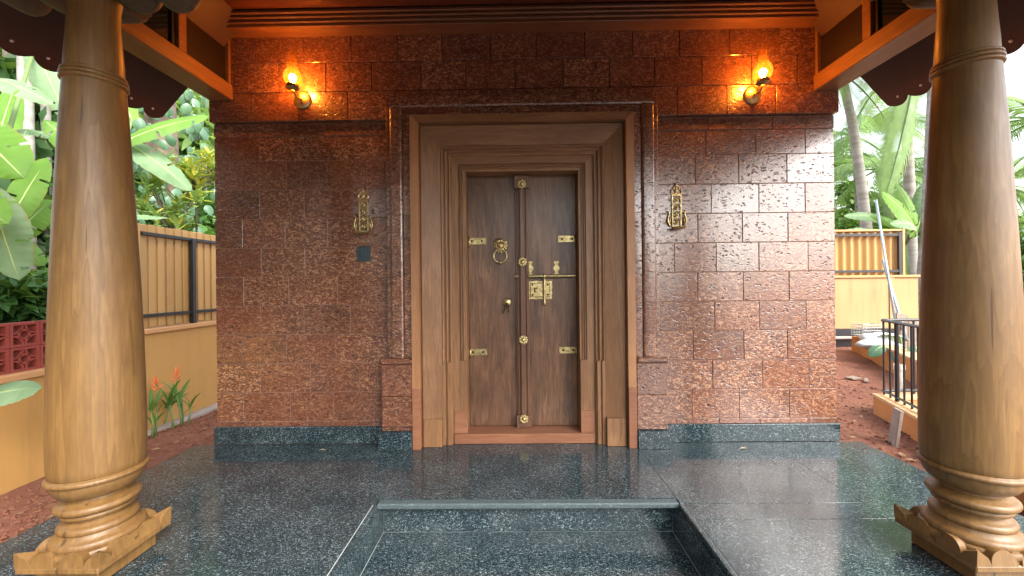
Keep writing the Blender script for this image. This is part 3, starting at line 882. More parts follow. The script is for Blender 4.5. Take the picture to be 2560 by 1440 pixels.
# ------------------------------------------------------------------ brass wall holders
def build_sconce():
    s = thing('incense_holder', 'x', 'wall holder', (0, 0, 0), 'ornate brass wall holders')
    hw, z0, z1 = .037, 0, .245
    m = MB()
    for q in (-1, 1): m.box(*sorted((q*hw, q*(hw-.011))), -.009, -.001, z0, z1, .002)
    for z in (z0, z1-.012): m.box(-hw, hw, -.0092, -.0008, z, z+.012, .002)
    m.build('plate_frame', BRASS, s)
    for k in range(4):
        z = .014+.0275+k*.0555
        sc = MB()
        for q in (1, -1):
            P = []
            for i in range(15):
                a = i/14*4.2; r = .021*(1-i/14*.62)
                P.append((q*(r*math.cos(a)+.006-.003), -.005, z+q*(r*math.sin(a))))
            sc.tube(P, [.0060-.0025*i/14 for i in range(15)], 6)
        sc.ball((0, -.005, z), .006, 8, 5)
        sc.box(-hw+.008, hw-.008, -.007, -.003, z+.0245, z+.029)
        sc.build('scroll', BRASS, s, 'auto')
    cr = MB()
    for q in (1, -1):
        cr.torus((q*.020, -.005, z1+.022), .017, .006, 'y', 16, 6); cr.torus((q*.010, -.005, z1+.046), .011, .005, 'y', 14, 6)
    cr.box(-.044, .044, -.009, -.001, z1+.001, z1+.010, .002); cr.ball((0, -.005, z1+.066), .010, 10, 6, (1, .6, 1.3)); cr.ball((0, -.005, z1+.080), .006, 8, 5)
    cr.build('crest', BRASS, s, 'auto')
    for q in (1, -1):
        P = [(q*.044, -.010, .004), (q*.058, -.010, .018), (q*.068, -.010, .044), (q*.066, -.010, .072), (q*.058, -.010, .092), (q*.056, -.010, .108), (q*.064, -.010, .118), (q*.073, -.010, .112)]
        sd_ = MB().tube(P, [.004, .007, .008, .006, .005, .0045, .005, .003], 8)
        sd_.tube([(q*.050, -.009, .02), (q*.054, -.009, .05), (q*.050, -.009, .08)], [.004, .006, .003], 6)
        sd_.build('swan_scroll', BRASS, s, True)
    tr = MB().lathe([(.040, -.010), (.048, -.003), (.050, .003), (.047, .004), (.043, -.001), (.01, -.002)], 28, Matrix.Translation((0, -.048, -.008)), cap=True)
    tr.build('tray', BRASS, s, 'auto')
    return s
sc = build_sconce(); sc2 = copy_tree(sc)
p = at(910, 580, WY); sc.location = (p.x, WY-.002, p.z)
p = at(1691, 568, WY); sc2.location = (p.x, WY-.002, p.z)
sc['label'] = 'pierced brass incense holder on the wall directly above the grey switch'
sc2['label'] = 'pierced brass incense holder on the wall with no switch below it'

p0, p1 = at(893, 617, WY), at(927, 653, WY)
sw = thing('light_switch', 'square dark grey light switch on the laterite wall', 'switch', (p0.x, WY, p1.z))
MB().box(p0.x, p1.x, WY-.011, WY-.0015, p1.z, p0.z, .003).build('plate', SWI, sw)
cx, cz = (p0.x+p1.x)/2, (p0.z+p1.z)/2
MB().box(cx-.026, cx+.026, WY-.014, WY-.0105, cz-.026, cz+.026, .002).build('bezel', SWI, sw)
MB().box(cx-.022, cx-.001, WY-.018, WY-.0135, cz-.022, cz+.022, .003).build('rocker', SWI, sw)
MB().box(cx+.001, cx+.022, WY-.017, WY-.0135, cz-.022, cz+.022, .003).build('rocker', SWI, sw)

# ------------------------------------------------------------------ boundary on the left
LX = -3.39
def build_left():
    ys = sx(357, 800, LX).y        # where the wall steps up
    w_ = thing('boundary_wall', 'yellow painted boundary wall with stepped cap below the slatted sheet fence', 'wall', (LX, 4, -.12))
    MB().box(LX-.14, LX, .3, ys, -.3, .585, .004).build('low_wall', YEL, w_)
    MB().box(LX-.14, LX, ys+.001, 9, -.3, .775, .004).build('high_wall', YEL, w_)
    MB().box(LX-.17, LX+.03, .3, ys-.001, .586, .632, .006).build('cap', YELC, w_)
    MB().box(LX-.17, LX+.03, ys-.002, 9, .776, .822, .006).build('cap', YELC, w_)
    # pale concrete footing strip
    MB().box(LX+.001, LX+.10, 3.0, 9, -.3, -.085, .02).build('footing', CONC, w_)
    f = thing('sheet_fence', 'yellow slatted sheet fence with black rails on the boundary wall', 'fence', (LX, 4.5, .82))
    xo = LX-.05
    pitch = .093
    sl_ = MB().box(-.012, .018, 0, pitch*.70, .835, 1.775, .004).mesh('slat', FEN)
    sl2 = MB().box(-.012, .004, -.004, pitch*.32, .835, 1.772, .002).mesh('slat_valley', FEN)
    y = ys+.01; k = 0
    while y < 8.6:
        o = link('slat', sl_, f, mw=None); o.location = (xo+rnd.uniform(-.003, .003), y, rnd.uniform(-.006, .004)); o.rotation_euler.z = rnd.uniform(-.03, .03)
        o = link('slat', sl2, f, mw=None); o.location = (xo, y+pitch*.69, 0)
        y += pitch; k += 1
    yp = sx(480, 700, LX).y
    for z in (1.672, .925):
        MB().box(xo+.020, xo+.048, ys+.01, 8.6, z, z+.030, .002).build('rail', BLK, f)
    for y in (yp-1.5+.62, yp, yp+1.6, yp+3.2):
        if y > ys: MB().box(xo+.021, xo+.062, y, y+.042, .823, 1.69, .002).build('post', BLK, f)
    MB().box(xo-.03, xo+.03, ys-.012, ys+.006, .823, 1.775).build('end_slat', FEN, f)
    # terracotta jali screen
    j = thing('jali_screen', 'red terracotta pierced block screen on the low yellow wall', 'screen wall', (LX, 2.6, .632))
    b = .165; d = .07
    bm = MB(); t = .017
    def fr(u, v, dd): return (dd, u, v)
    bm.box(0, d, 0, b, 0, t); bm.box(0, d, 0, b, b-t, b); bm.box(0, d, 0, t, t, b-t); bm.box(0, d, b-t, b, t, b-t)
    def ringp(cu, cv, r0, r1, a0, a1, n=14):
        for i in range(n):
            A, B = a0+(a1-a0)*i/n, a0+(a1-a0)*(i+1)/n
            P = [(cu+r*math.cos(q), cv+r*math.sin(q)) for r, q in ((r0, A), (r1, A), (r1, B), (r0, B))]
            V = [(.006, u, v) for u, v in P]+[(d-.006, u, v) for u, v in P]
            bm.add(V, [(0,1,2,3), (7,6,5,4), (0,3,7,4), (1,5,6,2)])
    ringp(b/2, b/2, .024, .037, 0, 2*math.pi, 18)
    for cu, cv, a0 in ((t, t, 0), (b-t, t, math.pi/2), (b-t, b-t, math.pi), (t, b-t, 1.5*math.pi)):
        ringp(cu, cv, .052, .063, a0, a0+math.pi/2, 8)
    bme = bm.mesh('jali_block', TERR); fixn(bme)
    y = ys-.06-b
    k = 0
    while y > .7:
        for r_ in range(2):
            o = link('jali_block', bme, j); o.location = (LX-.11, y, .634+r_*(b+.003))
        y -= b+.003; k += 1
build_left()

# ------------------------------------------------------------------ right side: back wall, fence, planter, railing
GZ = -.125
def build_right():
    Y = 7.9
    xl, xr = 4.0, at(2299, 760, Y).x
    zt = at(2200, 688, Y).z; zb = at(2110, 822, Y).z
    w_ = thing('garden_wall', 'yellow garden wall with dark base band behind the planter', 'wall', (xl, Y, GZ))
    MB().box(xl, xr-.02, Y, Y+.15, zb, zt-.05, .005).build('wall', YELR, w_)
    MB().box(xl, xr, Y-.03, Y+.18, zt-.05, zt, .008).build('cap', YELC, w_)
    MB().box(xl, xr-.02, Y-.002, Y+.148, -.3, zb-.002, .004).build('base_band', BLK, w_)
    px_ = at(2229, 760, Y).x
    MB().box(px_-.05, px_+.05, Y-.02, Y, zb, zt-.051, .004).build('pier', YELR, w_)
    MB().tube([(xl, Y-.05, zb-.16), (xr-1.3, Y-.05, zb-.17)], .03, 8).build('pipe', CONC, w_, True)
    f = thing('corrugated_fence', 'corrugated yellow sheet panel in a black frame on the garden wall', 'fence', (xl, Y, zt))
    fx1 = at(2262, 630, Y).x; ft = at(2200, 575, Y).z
    m = MB(); N = 260; V = []
    for i in range(N+1):
        x = xl+(fx1-.03-xl)*i/N; dy = .03*math.sin(2*math.pi*x/.155)
        V += [(x, Y+.09+dy, zt+.001), (x, Y+.09+dy, ft-.02)]
    m.add(V, [(2*i, 2*i+2, 2*i+3, 2*i+1) for i in range(N)]); m.build('corrugated_sheet', FEN, f, True)
    MB().box(xl, fx1, Y+.03, Y+.12, ft-.02, ft+.02, .004).build('top_trim', FEN, f)
    MB().box(fx1-.02, fx1+.03, Y+.02, Y+.13, zt+.001, ft+.02, .004).build('end_trim', FEN, f)
    for z in (ft-.09, zt+.085): MB().box(xl, fx1-.08, Y+.0, Y+.035, z-.03, z+.02, .003).build('rail', BLK, f)
    MB().box(fx1-.115, fx1-.055, Y-.005, Y+.04, zt+.001, ft-.05, .003).build('post', BLK, f)

    # planter wall running back
    a0 = Vector((6.05, 7.15)); a1 = Vector((4.35, 3.95))
    dr = (a1-a0).normalized(); nr = Vector((-dr.y, dr.x))
    if nr.x < 0: nr = -nr
    def wallbox(p, q, th, z0, z1, mt, nm, par, b=.005, over=0.0):
        L = (q-p).length; ang = math.atan2((q-p).y, (q-p).x)
        M = Matrix.Translation((p.x, p.y, 0)) @ Matrix.Rotation(ang, 4, 'Z')
        side = 1 if Matrix.Rotation(ang, 2) @ Vector((0, 1)) @ nr > 0 else -1
        y0, y1 = sorted((-over*side, (th+over)*side))
        return MB().box(-over, L+over, y0, y1, z0, z1, b, M).build(nm, mt, par)
    pl = thing('planter_wall', 'low ochre planter wall with pale top in front of the garden wall', 'planter', (a0.x, a0.y, GZ))
    wallbox(a0, a1, .20, -.3, .165, ORG, 'wall', pl); wallbox(a0, a1, .20, .166, .20, ORGT, 'top', pl, .004, .006)
    a2 = a0+Vector((1.6, -.25)); wallbox(a0+dr*.001, a2, -.18, -.3, .163, ORG, 'wall', pl)
    so_ = MB(); 
    q = [a0+nr*.19, a1+nr*.19, a1+nr*1.6, a0+nr*1.6]
    so_.add([(v.x, v.y, .06) for v in q]+[(v.x, v.y, -.3) for v in q], [(0,1,2,3), (0,4,5,1), (1,5,6,2), (2,6,7,3), (3,7,4,0), (7,6,5,4)]); o = so_.build('soil', SOIL, pl); fixn(o.data)

    # low wall of the pit with black railing
    b0 = Vector((3.45, 3.94)); b1 = Vector((2.64, 1.8)); b2 = Vector((5.0, 3.98))
    dr2 = (b1-b0).normalized()
    lw = thing('pit_wall', 'low ochre kerb wall that carries the black railing', 'wall', (b0.x, b0.y, GZ))
    wallbox(b0, b1, .17, -.3, .050, ORG, 'wall', lw); wallbox(b0, b1, .17, .051, .080, ORGT, 'top', lw, .004, .008)
    MB().box(b0.x+.10, b2.x, b0.y-.13, b0.y+.03, -.3, .048, .005).build('wall', ORG, lw)
    MB().box(b0.x+.12, b2.x, b0.y-.138, b0.y+.038, .049, .078, .004).build('top', ORGT, lw)
    rl = thing('railing', 'black iron railing with upright bars on the ochre kerb wall', 'railing', (b0.x, b0.y, .08))
    off = nr*.075
    def P(t, z): v = b0+off+dr2*t; return (v.x, v.y, z)
    L2 = (b1-b0).length
    MB().tube([P(.0, .800), P(L2, .800)], .014, 8).build('rail', BLK, rl); MB().tube([P(.0, .115), P(L2, .115)], .012, 8).build('rail', BLK, rl)
    t = 0.02; k = 0
    while t < L2:
        MB().tube([P(t, .08), P(t, .80)], .0085 if k % 3 != 2 else .017, 8).build('bar', BLK, rl); t += .118; k += 1
    bb = Vector(P(0, 0)).to_2d()
    MB().tube([(bb.x, bb.y, .800), (b2.x, bb.y+.02, .800)], .014, 8).build('rail', BLK, rl); MB().tube([(bb.x, bb.y, .115), (b2.x, bb.y+.02, .115)], .012, 8).build('rail', BLK, rl)
    x = bb.x+.3
    while x < b2.x:
        MB().tube([(x, bb.y, .08), (x, bb.y, .80)], .0085, 8).build('bar', BLK, rl); x += .125
    # offcut slab leaning on the kerb
    g = gr(2232, 1112, GZ)
    M = Matrix.Translation((g.x, g.y, GZ-.01)) @ Matrix.Rotation(math.atan2(dr2.y, dr2.x), 4, 'Z') @ Matrix.Rotation(R(-7), 4, 'X')
    o = MB().box(-.055, .055, -.012, .012, 0, .30, .004, M).build('stone_offcut', CONC); tag(o, 'grey brown stone offcut leaning on the low ochre kerb', 'slab')
    # leaning pipes
    t0, t1 = at(2190, 500, 7.3), gr(2244, 905, .05); t1 = at(2238, 800, 6.6)
    t1 = t1+(t1-t0)*.17
    o = MB().tube([t0, (t0+t1)/2, t1], .018, 12).build('steel_pipe', GREYM, None, True); tag(o, 'long grey pipe leaning on the garden wall cap', 'pipe', 'leaning grey pipes')
    t2 = at(2207, 650, 7.3); t3 = at(2252, 800, 6.6); t3 = t3+(t3-t2)*.3
    o = MB().tube([t2, (t2+t3)/2, t3], .022, 12).build('steel_pipe', GREYM, None, True); tag(o, 'shorter thicker grey pipe lying alongside the long leaning pipe', 'pipe', 'leaning grey pipes')
    # wooden board, sacks, crate
    c0 = at(2283, 800, 6.5)
    M = Matrix.Translation((c0.x, 6.5, .05)) @ Matrix.Rotation(R(14), 4, 'Y') @ Matrix.Rotation(R(-12), 4, 'X')
    for i in range(3):
        pass
    pb = thing('wooden_board', 'weathered plank board propped behind the black railing', 'board', (c0.x, 6.5, .05))
    for i in range(3): MB().box(-.30+i*.2, -.11+i*.2, -.012, .012, 0, .55-.06*i, .003, M).build('plank', OLDW, pb)
    r = random.Random(4)
    for nm, px, py, yy, sxx, lab in (('cement_sack', 2205, 842, 6.6, .34, 'upper crumpled white sack lying on the planter edge'), ('cement_sack', 2195, 866, 6.3, .30, 'lower crumpled white sack lying on the planter edge')):
        c = at(px, py, yy); m = MB(); n, k = 20, 12; V = []
        for j in range(k+1):
            th = math.pi*j/k
            for i in range(n):
                a = 2*math.pi*i/n; v = Vector((math.sin(th)*math.cos(a), math.sin(th)*math.sin(a), math.cos(th)))
                f_ = 1+.22*mnoise.noise(v*2.3+Vector((px, 0, 0)))
                V.append((c.x+v.x*sxx*f_, yy+v.y*.22*f_, max(.17, c.z-.02)+v.z*.085*f_))
        m.add(V, [(j*n+i, j*n+(i+1) % n, (j+1)*n+(i+1) % n, (j+1)*n+i) for j in range(k) for i in range(n)])
        tag(m.build(nm, SACK, None, True), lab, 'sack', 'white sacks')
    c = at(2155, 850, 7.2); cr = thing('wire_crate', 'small wire crate standing on the end of the planter wall', 'crate', (c.x, 7.2, .2))
    cx, cy, cz = c.x, 7.10, .202
    for k in range(6):
        z = cz+.05*k
        if z > cz+.24: break
        MB().tube([(cx-.17, cy-.12, z), (cx+.17, cy-.12, z), (cx+.17, cy+.12, z), (cx-.17, cy+.12, z)], .005, 5, closed=True).build('wire', WIRE, cr)
    for k in range(8):
        x = cx-.17+.34*k/7
        for yy in (-.12, .12): MB().tube([(x, cy+yy, cz), (x, cy+yy, cz+.2)], .004, 5).build('wire', WIRE, cr)
    MB().box(cx-.168, cx+.168, cy-.118, cy+.118, cz, cz+.012).build('bottom', WIRE, cr)
    # pvc stub and litter by the path
    g = gr(2249, 985, GZ); o = MB().lathe([(.045, 0), (.045, .30), (.052, .301), (.052, .36), (.04, .36), (.04, .30)], 16, Matrix.Translation((g.x, g.y, GZ-.02))).build('pipe_stub', m_plain('pvc', (.6, .55, .48), .5), None, 'auto')
    tag(o, 'short pale pipe stub standing in the soil behind the railing', 'pipe')
    for i, (px, py, s_, lab) in enumerate(((2132, 945, .16, 'pale flat board scrap lying on the red soil path'), (2165, 951, .22, 'longer pale stick lying on the red soil path'))):
        g = gr(px, py, GZ+.02); M = Matrix.Translation(g) @ Matrix.Rotation(R(20+30*i), 4, 'Z')
        o = MB().box(-s_/2, s_/2, -.05+.03*i, .05-.03*i, -.01, .012, .003, M).build('wood_scrap', OLDW); tag(o, lab, 'scrap', 'scraps on the path')
build_right()

# ------------------------------------------------------------------ vegetation
def leaf_cloud(n, rad, size, clumps, seed, clump_r=.22, aspect=.45, flat=.5):
    """many small folded leaves spread in clumps through a crown volume; returns verts, faces"""
    g = np.random.default_rng(seed)
    cc = g.normal(size=(clumps, 3)); cc /= np.linalg.norm(cc, axis=1)[:, None]
    cc *= (g.random(clumps)**.45)[:, None]
    k = g.integers(0, clumps, n)
    sz = g.uniform(.6, 1.3, clumps)
    d = g.normal(size=(n, 3)); d /= np.linalg.norm(d, axis=1)[:, None]
    p = (cc[k]+d*(g.random(n)**.5*clump_r*sz[k])[:, None])*np.array(rad)
    ax = g.normal(size=(n, 3)); ax[:, 2] = ax[:, 2]*.6-.35; ax /= np.linalg.norm(ax, axis=1)[:, None]
    up = g.normal(size=(n, 3))*flat+np.array((0, 0, 1)); sd_ = np.cross(ax, up); sd_ /= np.linalg.norm(sd_, axis=1)[:, None]
    nn = np.cross(sd_, ax); L = size*g.uniform(.6, 1.35, n)[:, None]
    a = p; b = p+ax*L*.45+sd_*L*aspect*.5+nn*L*.08; c = p+ax*L; e = p+ax*L*.45-sd_*L*aspect*.5+nn*L*.08
    V = np.stack([a, b, c, e], 1).reshape(-1, 3); i = np.arange(n)*4
    return V, np.stack([i, i+1, i+2, i+3], 1)
def np_mesh(name, V, Fq, mt):
    me = bpy.data.meshes.new(name); nf = len(Fq)
    me.vertices.add(len(V)); me.vertices.foreach_set('co', V.astype(np.float32).ravel())
    me.loops.add(nf*4); me.loops.foreach_set('vertex_index', Fq.astype(np.int32).ravel())
    me.polygons.add(nf); me.polygons.foreach_set('loop_start', np.arange(nf, dtype=np.int32)*4); me.polygons.foreach_set('loop_total', np.full(nf, 4, np.int32))
    me.update(); me.materials.append(mt); return me
CROWN = {}
def crown_mesh(kind):
    if kind not in CROWN:
        n, rad, size, cl, mt, asp = {'dk': (15000, (1, 1, 1), .15, 90, L_DK, .5), 'md': (15000, (1, 1, 1), .14, 80, L_MD, .45), 'lt': (12000, (1, 1, 1), .13, 70, L_LT, .45), 'big': (5000, (1, 1, 1), .26, 70, L_MD, .5)}[kind]
        V, Fq = leaf_cloud(n, rad, size, cl, hash(kind) % 97 if False else len(kind)*7+ord(kind[0]), asp and .26, asp)
        CROWN[kind] = np_mesh('crown_'+kind, V, Fq, mt)
    return CROWN[kind]
def tree(x, y, h, rx, rz, kind, label, group='garden trees', lean=(0, 0), tr=.12, name='tree', tm=None, zc=None, rot=0):
    t = thing(name, label, 'tree', (x, y, GZ), group)
    zc = zc if zc is not None else h-rz
    top = Vector((x+lean[0], y+lean[1], zc+rz*.5))
    m = MB(); b = Vector((x, y, GZ-.1))
    P = [b.lerp(top, u)+Vector((math.sin(u*5+x)*.06, math.cos(u*4+y)*.06, 0)) for u in (0, .25, .5, .75, 1)]
    m.tube(P, [tr, tr*.85, tr*.7, tr*.5, tr*.2], 9)
    r = random.Random(int(x*31+y*17))
    for k in range(6):
        u = r.uniform(.4, .9); q = b.lerp(top, u); a = r.uniform(0, 6.28)
        e = q+Vector((math.cos(a)*rx*.7, math.sin(a)*rx*.7, rz*r.uniform(.2, .7)))
        m.tube([q, q.lerp(e, .5)+Vector((0, 0, .1)), e], [tr*.4, tr*.25, tr*.08], 6)
    m.build('trunk', tm or TRB, t, True)
    o = link('crown', crown_mesh(kind), t, mw=None); o.location = (top.x, top.y, zc); o.scale = (rx, rx, rz); o.rotation_euler.z = rot or r.uniform(0, 6)
    return t

def banana_leaf_mesh(p0, p1, width, sag, face=(0, 0, 1), droop=.25, torn=0, seed=0, n=36):
    """blade from p0 to p1, arched upwards by sag; face = side its upper surface looks to"""
    p0, p1, face = Vector(p0), Vector(p1), Vector(face).normalized()
    r = random.Random(seed); m = MB(); V = []; UV = []
    ax = (p1-p0).normalized(); sd_ = ax.cross(face).normalized(); nn = sd_.cross(ax).normalized()
    K = [-1, -.66, -.33, 0, .33, .66, 1]
    tears = {}
    for i in range(n+1):
        u = i/n
        c = p0.lerp(p1, u)+nn*sag*4*u*(1-u)*(1-.35*u)
        wd = width*.5*(math.sin(math.pi*min(1, (u*.93+.045)))**.55)*(1-.25*u)
        if u > .93: wd *= math.sqrt(max(0.01, (1-u)/.07))
        for k in K:
            e = abs(k)
            ed = 1+(r.uniform(-.05, .02) if e == 1 else 0)
            dz = droop*wd*(e**1.6)*-1 + .10*wd*(e if e < .4 else .4) + .012*width*math.sin(u*70+k*3)*e
            V.append(c+sd_*wd*k*ed+nn*dz); UV.append((u, k*.5+.5))
    w7 = len(K); Fc = []; tr_ = set()
    for _ in range(torn): tr_.add((r.randrange(4, n-3), r.choice((0, 1))))
    for i in range(n):
        for k in range(w7-1):
            if (i, 0) in tr_ and k < 2 or (i, 1) in tr_ and k > 3: continue
            Fc.append((i*w7+k, i*w7+k+1, (i+1)*w7+k+1, (i+1)*w7+k))
    m.add(V, Fc); me = m.mesh('leaf', None, True)
    uvl = me.uv_layers.new(name='UVMap')
    for lp in me.loops: uvl.data[lp.index].uv = UV[lp.vertex_index]
    rib = MB().tube([p0.lerp(p1, i/n)+nn*(sag*4*(i/n)*(1-i/n)*(1-.35*i/n)-.004) for i in range(0, n+1, 3)], [.014*width*2.2*(1-.8*i/n)+.002 for i in range(0, n+1, 3)], 6)
    return me, rib
L_RIB = m_plain('midrib', (.36, .46, .16), .45)
def blade(par, p0, p1, width, sag, face, mt=L_BAN, **kw):
    me, rib = banana_leaf_mesh(p0, p1, width, sag, face, **kw); me.materials.append(mt)
    o = link('leaf', me, par); rib.build('midrib', L_RIB, o, True); return o

# banana clump behind the jali screen (leaves traced by direction, distance set by the wall they stand behind)
bn = thing('banana_plant', 'banana plant with broad light green leaves behind the red jali screen', 'banana plant', (-4.35, 3.0, GZ), 'banana plants')
MB().tube([(-4.35, 3.0, -.3), (-4.33, 3.0, .5), (-4.30, 3.02, 1.3)], [.10, .085, .05], 10).build('stem', STEM, bn, True)
crown = Vector((-4.30, 3.02, 1.2))
def stalk(par, a, b, r=.02):
    MB().tube([a, (Vector(a)+Vector(b))/2+Vector((0, 0, .08)), b], [r*1.4, r, r*.8], 7).build('stalk', STEM, par, True)
spec = [  # (base px, tip px, depth, width, sag, face)
    ((-90, 300), (60, 445), 3.0, .46, .05, (.55, -.75, .25), L_BAN),
    ((-60, 200), (132, 262), 3.6, .34, .10, (.2, -.6, .8), L_BANB),
    ((20, 560), (118, 395), 3.1, .22, .03, (.7, -.6, .2), L_BAN),
    ((-30, 470), (48, 700), 2.9, .34, .03, (.6, -.7, .2), L_BANB),
    ((5, 590), (112, 665), 3.2, .22, .05, (.2, -.5, .8), L_BAN),
    ((30, 330), (125, 345), 3.9, .24, .06, (.1, -.5, .85), L_BANB),
    ((-20, 360), (110, 330), 4.2, .26, .06, (.1, -.6, .7), L_BANB),
    ((30, 600), (130, 500), 3.3, .26, .03, (.5, -.8, .2), L_BAN),
    ((-200, 420), (20, 560), 2.7, .4, .05, (.5, -.8, .2), L_BAN),
    ((85, 120), (170, 300), 4.4, .36, .06, (.6, -.7, .3), L_BANB),
    ((-20, 420), (40, 210), 4.6, .36, .05, (.5, -.8, .2), L_BAN),
]
for i, (a, b, d, wd, sg, fc, mt) in enumerate(spec):
    A, B = at(a[0], a[1], d), at(b[0], b[1], d+.15)
    blade(bn, A, B, wd, sg, fc, mt, seed=i, torn=5 if i % 2 else 2); stalk(bn, crown, A)
bn2 = thing('banana_plant', 'banana plant arching one long leaf over the slatted yellow fence', 'banana plant', (-4.6, 4.1, GZ), 'banana plants')
MB().tube([(-4.6, 4.1, -.3), (-4.58, 4.1, .6), (-4.5, 4.12, 1.6)], [.11, .09, .05], 10).build('stem', STEM, bn2, True)
cr2 = Vector((-4.5, 4.12, 1.55))
spec = [((300, 362), (522, 290), 4.3, .27, .06, (.0, -.93, .35), L_BAN), ((300, 350), (480, 478), 4.4, .32, .10, (.25, -.75, .6), L_BANB), ((150, 560), (420, 545), 4.2, .30, .08, (0, -.4, .9), L_BANB),
        ((250, 420), (110, 300), 4.3, .34, .05, (.3, -.8, .4), L_BAN), ((330, 300), (240, 100), 4.9, .34, .05, (.3, -.8, .4), L_BAN)]
for i, (a, b, d, wd, sg, fc, mt) in enumerate(spec):
    A, B = at(a[0], a[1], d), at(b[0], b[1], d+.25)
    blade(bn2, A, B, wd, sg, fc, mt, seed=30+i, torn=2); stalk(bn2, cr2, A)
# low leaf by the near wall
lf = thing('elephant_ear_plant', 'broad pale green leaf reaching out in front of the low yellow wall', 'plant', (-3.28, 2.25, GZ))
MB().tube([(-3.28, 2.1, GZ), (-3.3, 2.1, .2), (-3.25, 2.15, .50)], [.02, .016, .01], 7).build('stalk', STEM, lf, True)
blade(lf, at(-60, 1000, 2.2), at(103, 970, 2.30), .22, .03, (.15, -.6, .8), L_BANB, seed=77)

# heliconias in the bed
hel_leaf, _ = banana_leaf_mesh((0, 0, 0), (0, .17, .17), .060, .035, (0, -.7, .7), n=14); hel_leaf.materials.append(L_MD); hel_leaf.name = 'blade'
def heliconia(px, py, h, nl, flower, label, seed):
    g = gr(px, py, GZ); r = random.Random(seed)
    t = thing('heliconia', label, 'plant', g, 'young heliconias in the bed')
    for s_ in range(2):
        base = g+Vector((r.uniform(-.04, .04), r.uniform(-.04, .04), 0)); tp = base+Vector((r.uniform(-.03, .05), r.uniform(-.03, .03), h*r.uniform(.6, .8)))
        MB().tube([base-Vector((0, 0, .02)), base.lerp(tp, .5)+Vector((.01, 0, 0)), tp], [.011, .008, .004], 7).build('stem', STEM, t, True)
        for k in range(nl):
            o = link('leaf', hel_leaf, t); u = r.uniform(.4, 1); o.location = base.lerp(tp, u); o.rotation_euler = (r.uniform(-.2, .5), 0, r.uniform(0, 6.28)); sc_ = r.uniform(.6, 1.1)*h/.35; o.scale = (sc_*.68, sc_*.95, sc_*.9)
        if flower and s_ == 0:
            f0 = tp+Vector((0, 0, h*.35))
            MB().tube([tp, f0], .0035, 6).build('flower_stalk', STEM, t)
            m = MB()
            for k in range(6):
                b = f0+Vector((0, 0, k*.014)); a = (1 if k % 2 else -1)
                e = b+Vector((a*(.055-k*.006), r.uniform(-.03, .03), .040+.008*k))
                m.tube([b, b.lerp(e, .45)+Vector((0, 0, -.006)), e], [.003, .006, .0008], 6)
            m.build('flower', FLOW, t, True)
heliconia(388, 1098, .40, 4, True, 'taller heliconia with an orange flower growing in the bed close to the column', 1)
heliconia(437, 1072, .40, 4, True, 'heliconia with an orange flower midway along the soil bed', 2)
heliconia(459, 1065, .30, 3, False, 'small flowerless heliconia at the foot of the yellow wall', 3)
heliconia(400, 1070, .34, 4, False, 'flowerless heliconia growing between the two flowering ones', 4)

# croton shrub behind the fence
cl, _ = banana_leaf_mesh((0, 0, 0), (0, .15, .06), .045, .012, (0, 0, 1), n=8); cl.materials.append(L_YE)
cl2 = cl.copy(); cl2.materials.clear(); cl2.materials.append(L_LT)
def shrub(px, py, d, w, h, n, label, meshes, name='croton_shrub', seed=0):
    r = random.Random(seed); c = at(px, py, d)
    t = thing(name, label, 'shrub', (c.x, c.y, GZ), 'shrubs behind the fence')
    m = MB()
    tips = []
    for k in range(n//14):
        v = Vector((r.gauss(0, 1), r.gauss(0, 1), r.gauss(0, .9))).normalized()*(r.random()**.35)
        tips.append(c+Vector((v.x*w, v.y*w*.8, v.z*h)))
    for q in tips: m.tube([(c.x, c.y, GZ), (c.x, c.y, c.z-h*1.3), (c.x+(q.x-c.x)*.6, c.y+(q.y-c.y)*.6, (q.z+c.z-h)*.5), q], [.02, .012, .007, .004], 5)
    m.build('branches', TRB, t, True)
    for q in tips:
        for k in range(14):
            o = link('leaf', r.choice(meshes), t); o.location = q+Vector((0, 0, -.012*k))
            o.rotation_euler = (r.uniform(-.5, .7), r.uniform(-.3, .3), k*2.4+r.uniform(-.3, .3)); s_ = r.uniform(.7, 1.3); o.scale = (s_, s_, s_)
shrub(490, 420, 5.0, .38, .26, 280, 'yellow leaved croton shrub rising behind the slatted fence beside the wall', [cl, cl, cl2], seed=1)
shrub(430, 500, 4.8, .38, .30, 290, 'yellow green croton shrub lower behind the fence top', [cl, cl2, cl2], seed=2)
# climbing vine on a tree
vl, _ = banana_leaf_mesh((0, 0, 0), (0, .02, -.19), .15, .015, (0, -1, .35), n=8); vl.materials.append(L_VI)
vt = thing('vine_covered_tree', 'tree trunk covered by large overlapping bluish green vine leaves', 'tree', (*at(395, 330, 6.6).to_2d(), GZ))
c = at(395, 330, 6.6)
MB().tube([(c.x, c.y, -.3), (c.x+.1, c.y, 2), (c.x, c.y, 6)], [.28, .25, .18], 12).build('trunk', TRB, vt, True)
r = random.Random(9)
for k in range(300):
    a = r.uniform(-2.9, .3); z = r.uniform(1.6, 4.9); rad = .36+r.uniform(0, .5)*(1 if r.random() < .5 else .4)
    o = link('leaf', vl, vt); o.location = (c.x+rad*math.cos(a)*1.5, c.y+rad*math.sin(a), z)
    o.rotation_euler = (r.uniform(-.3, .3), r.uniform(-.5, .5), a+math.pi/2+r.uniform(-.5, .5)); s_ = r.uniform(.7, 1.25); o.scale = (s_, s_, s_)

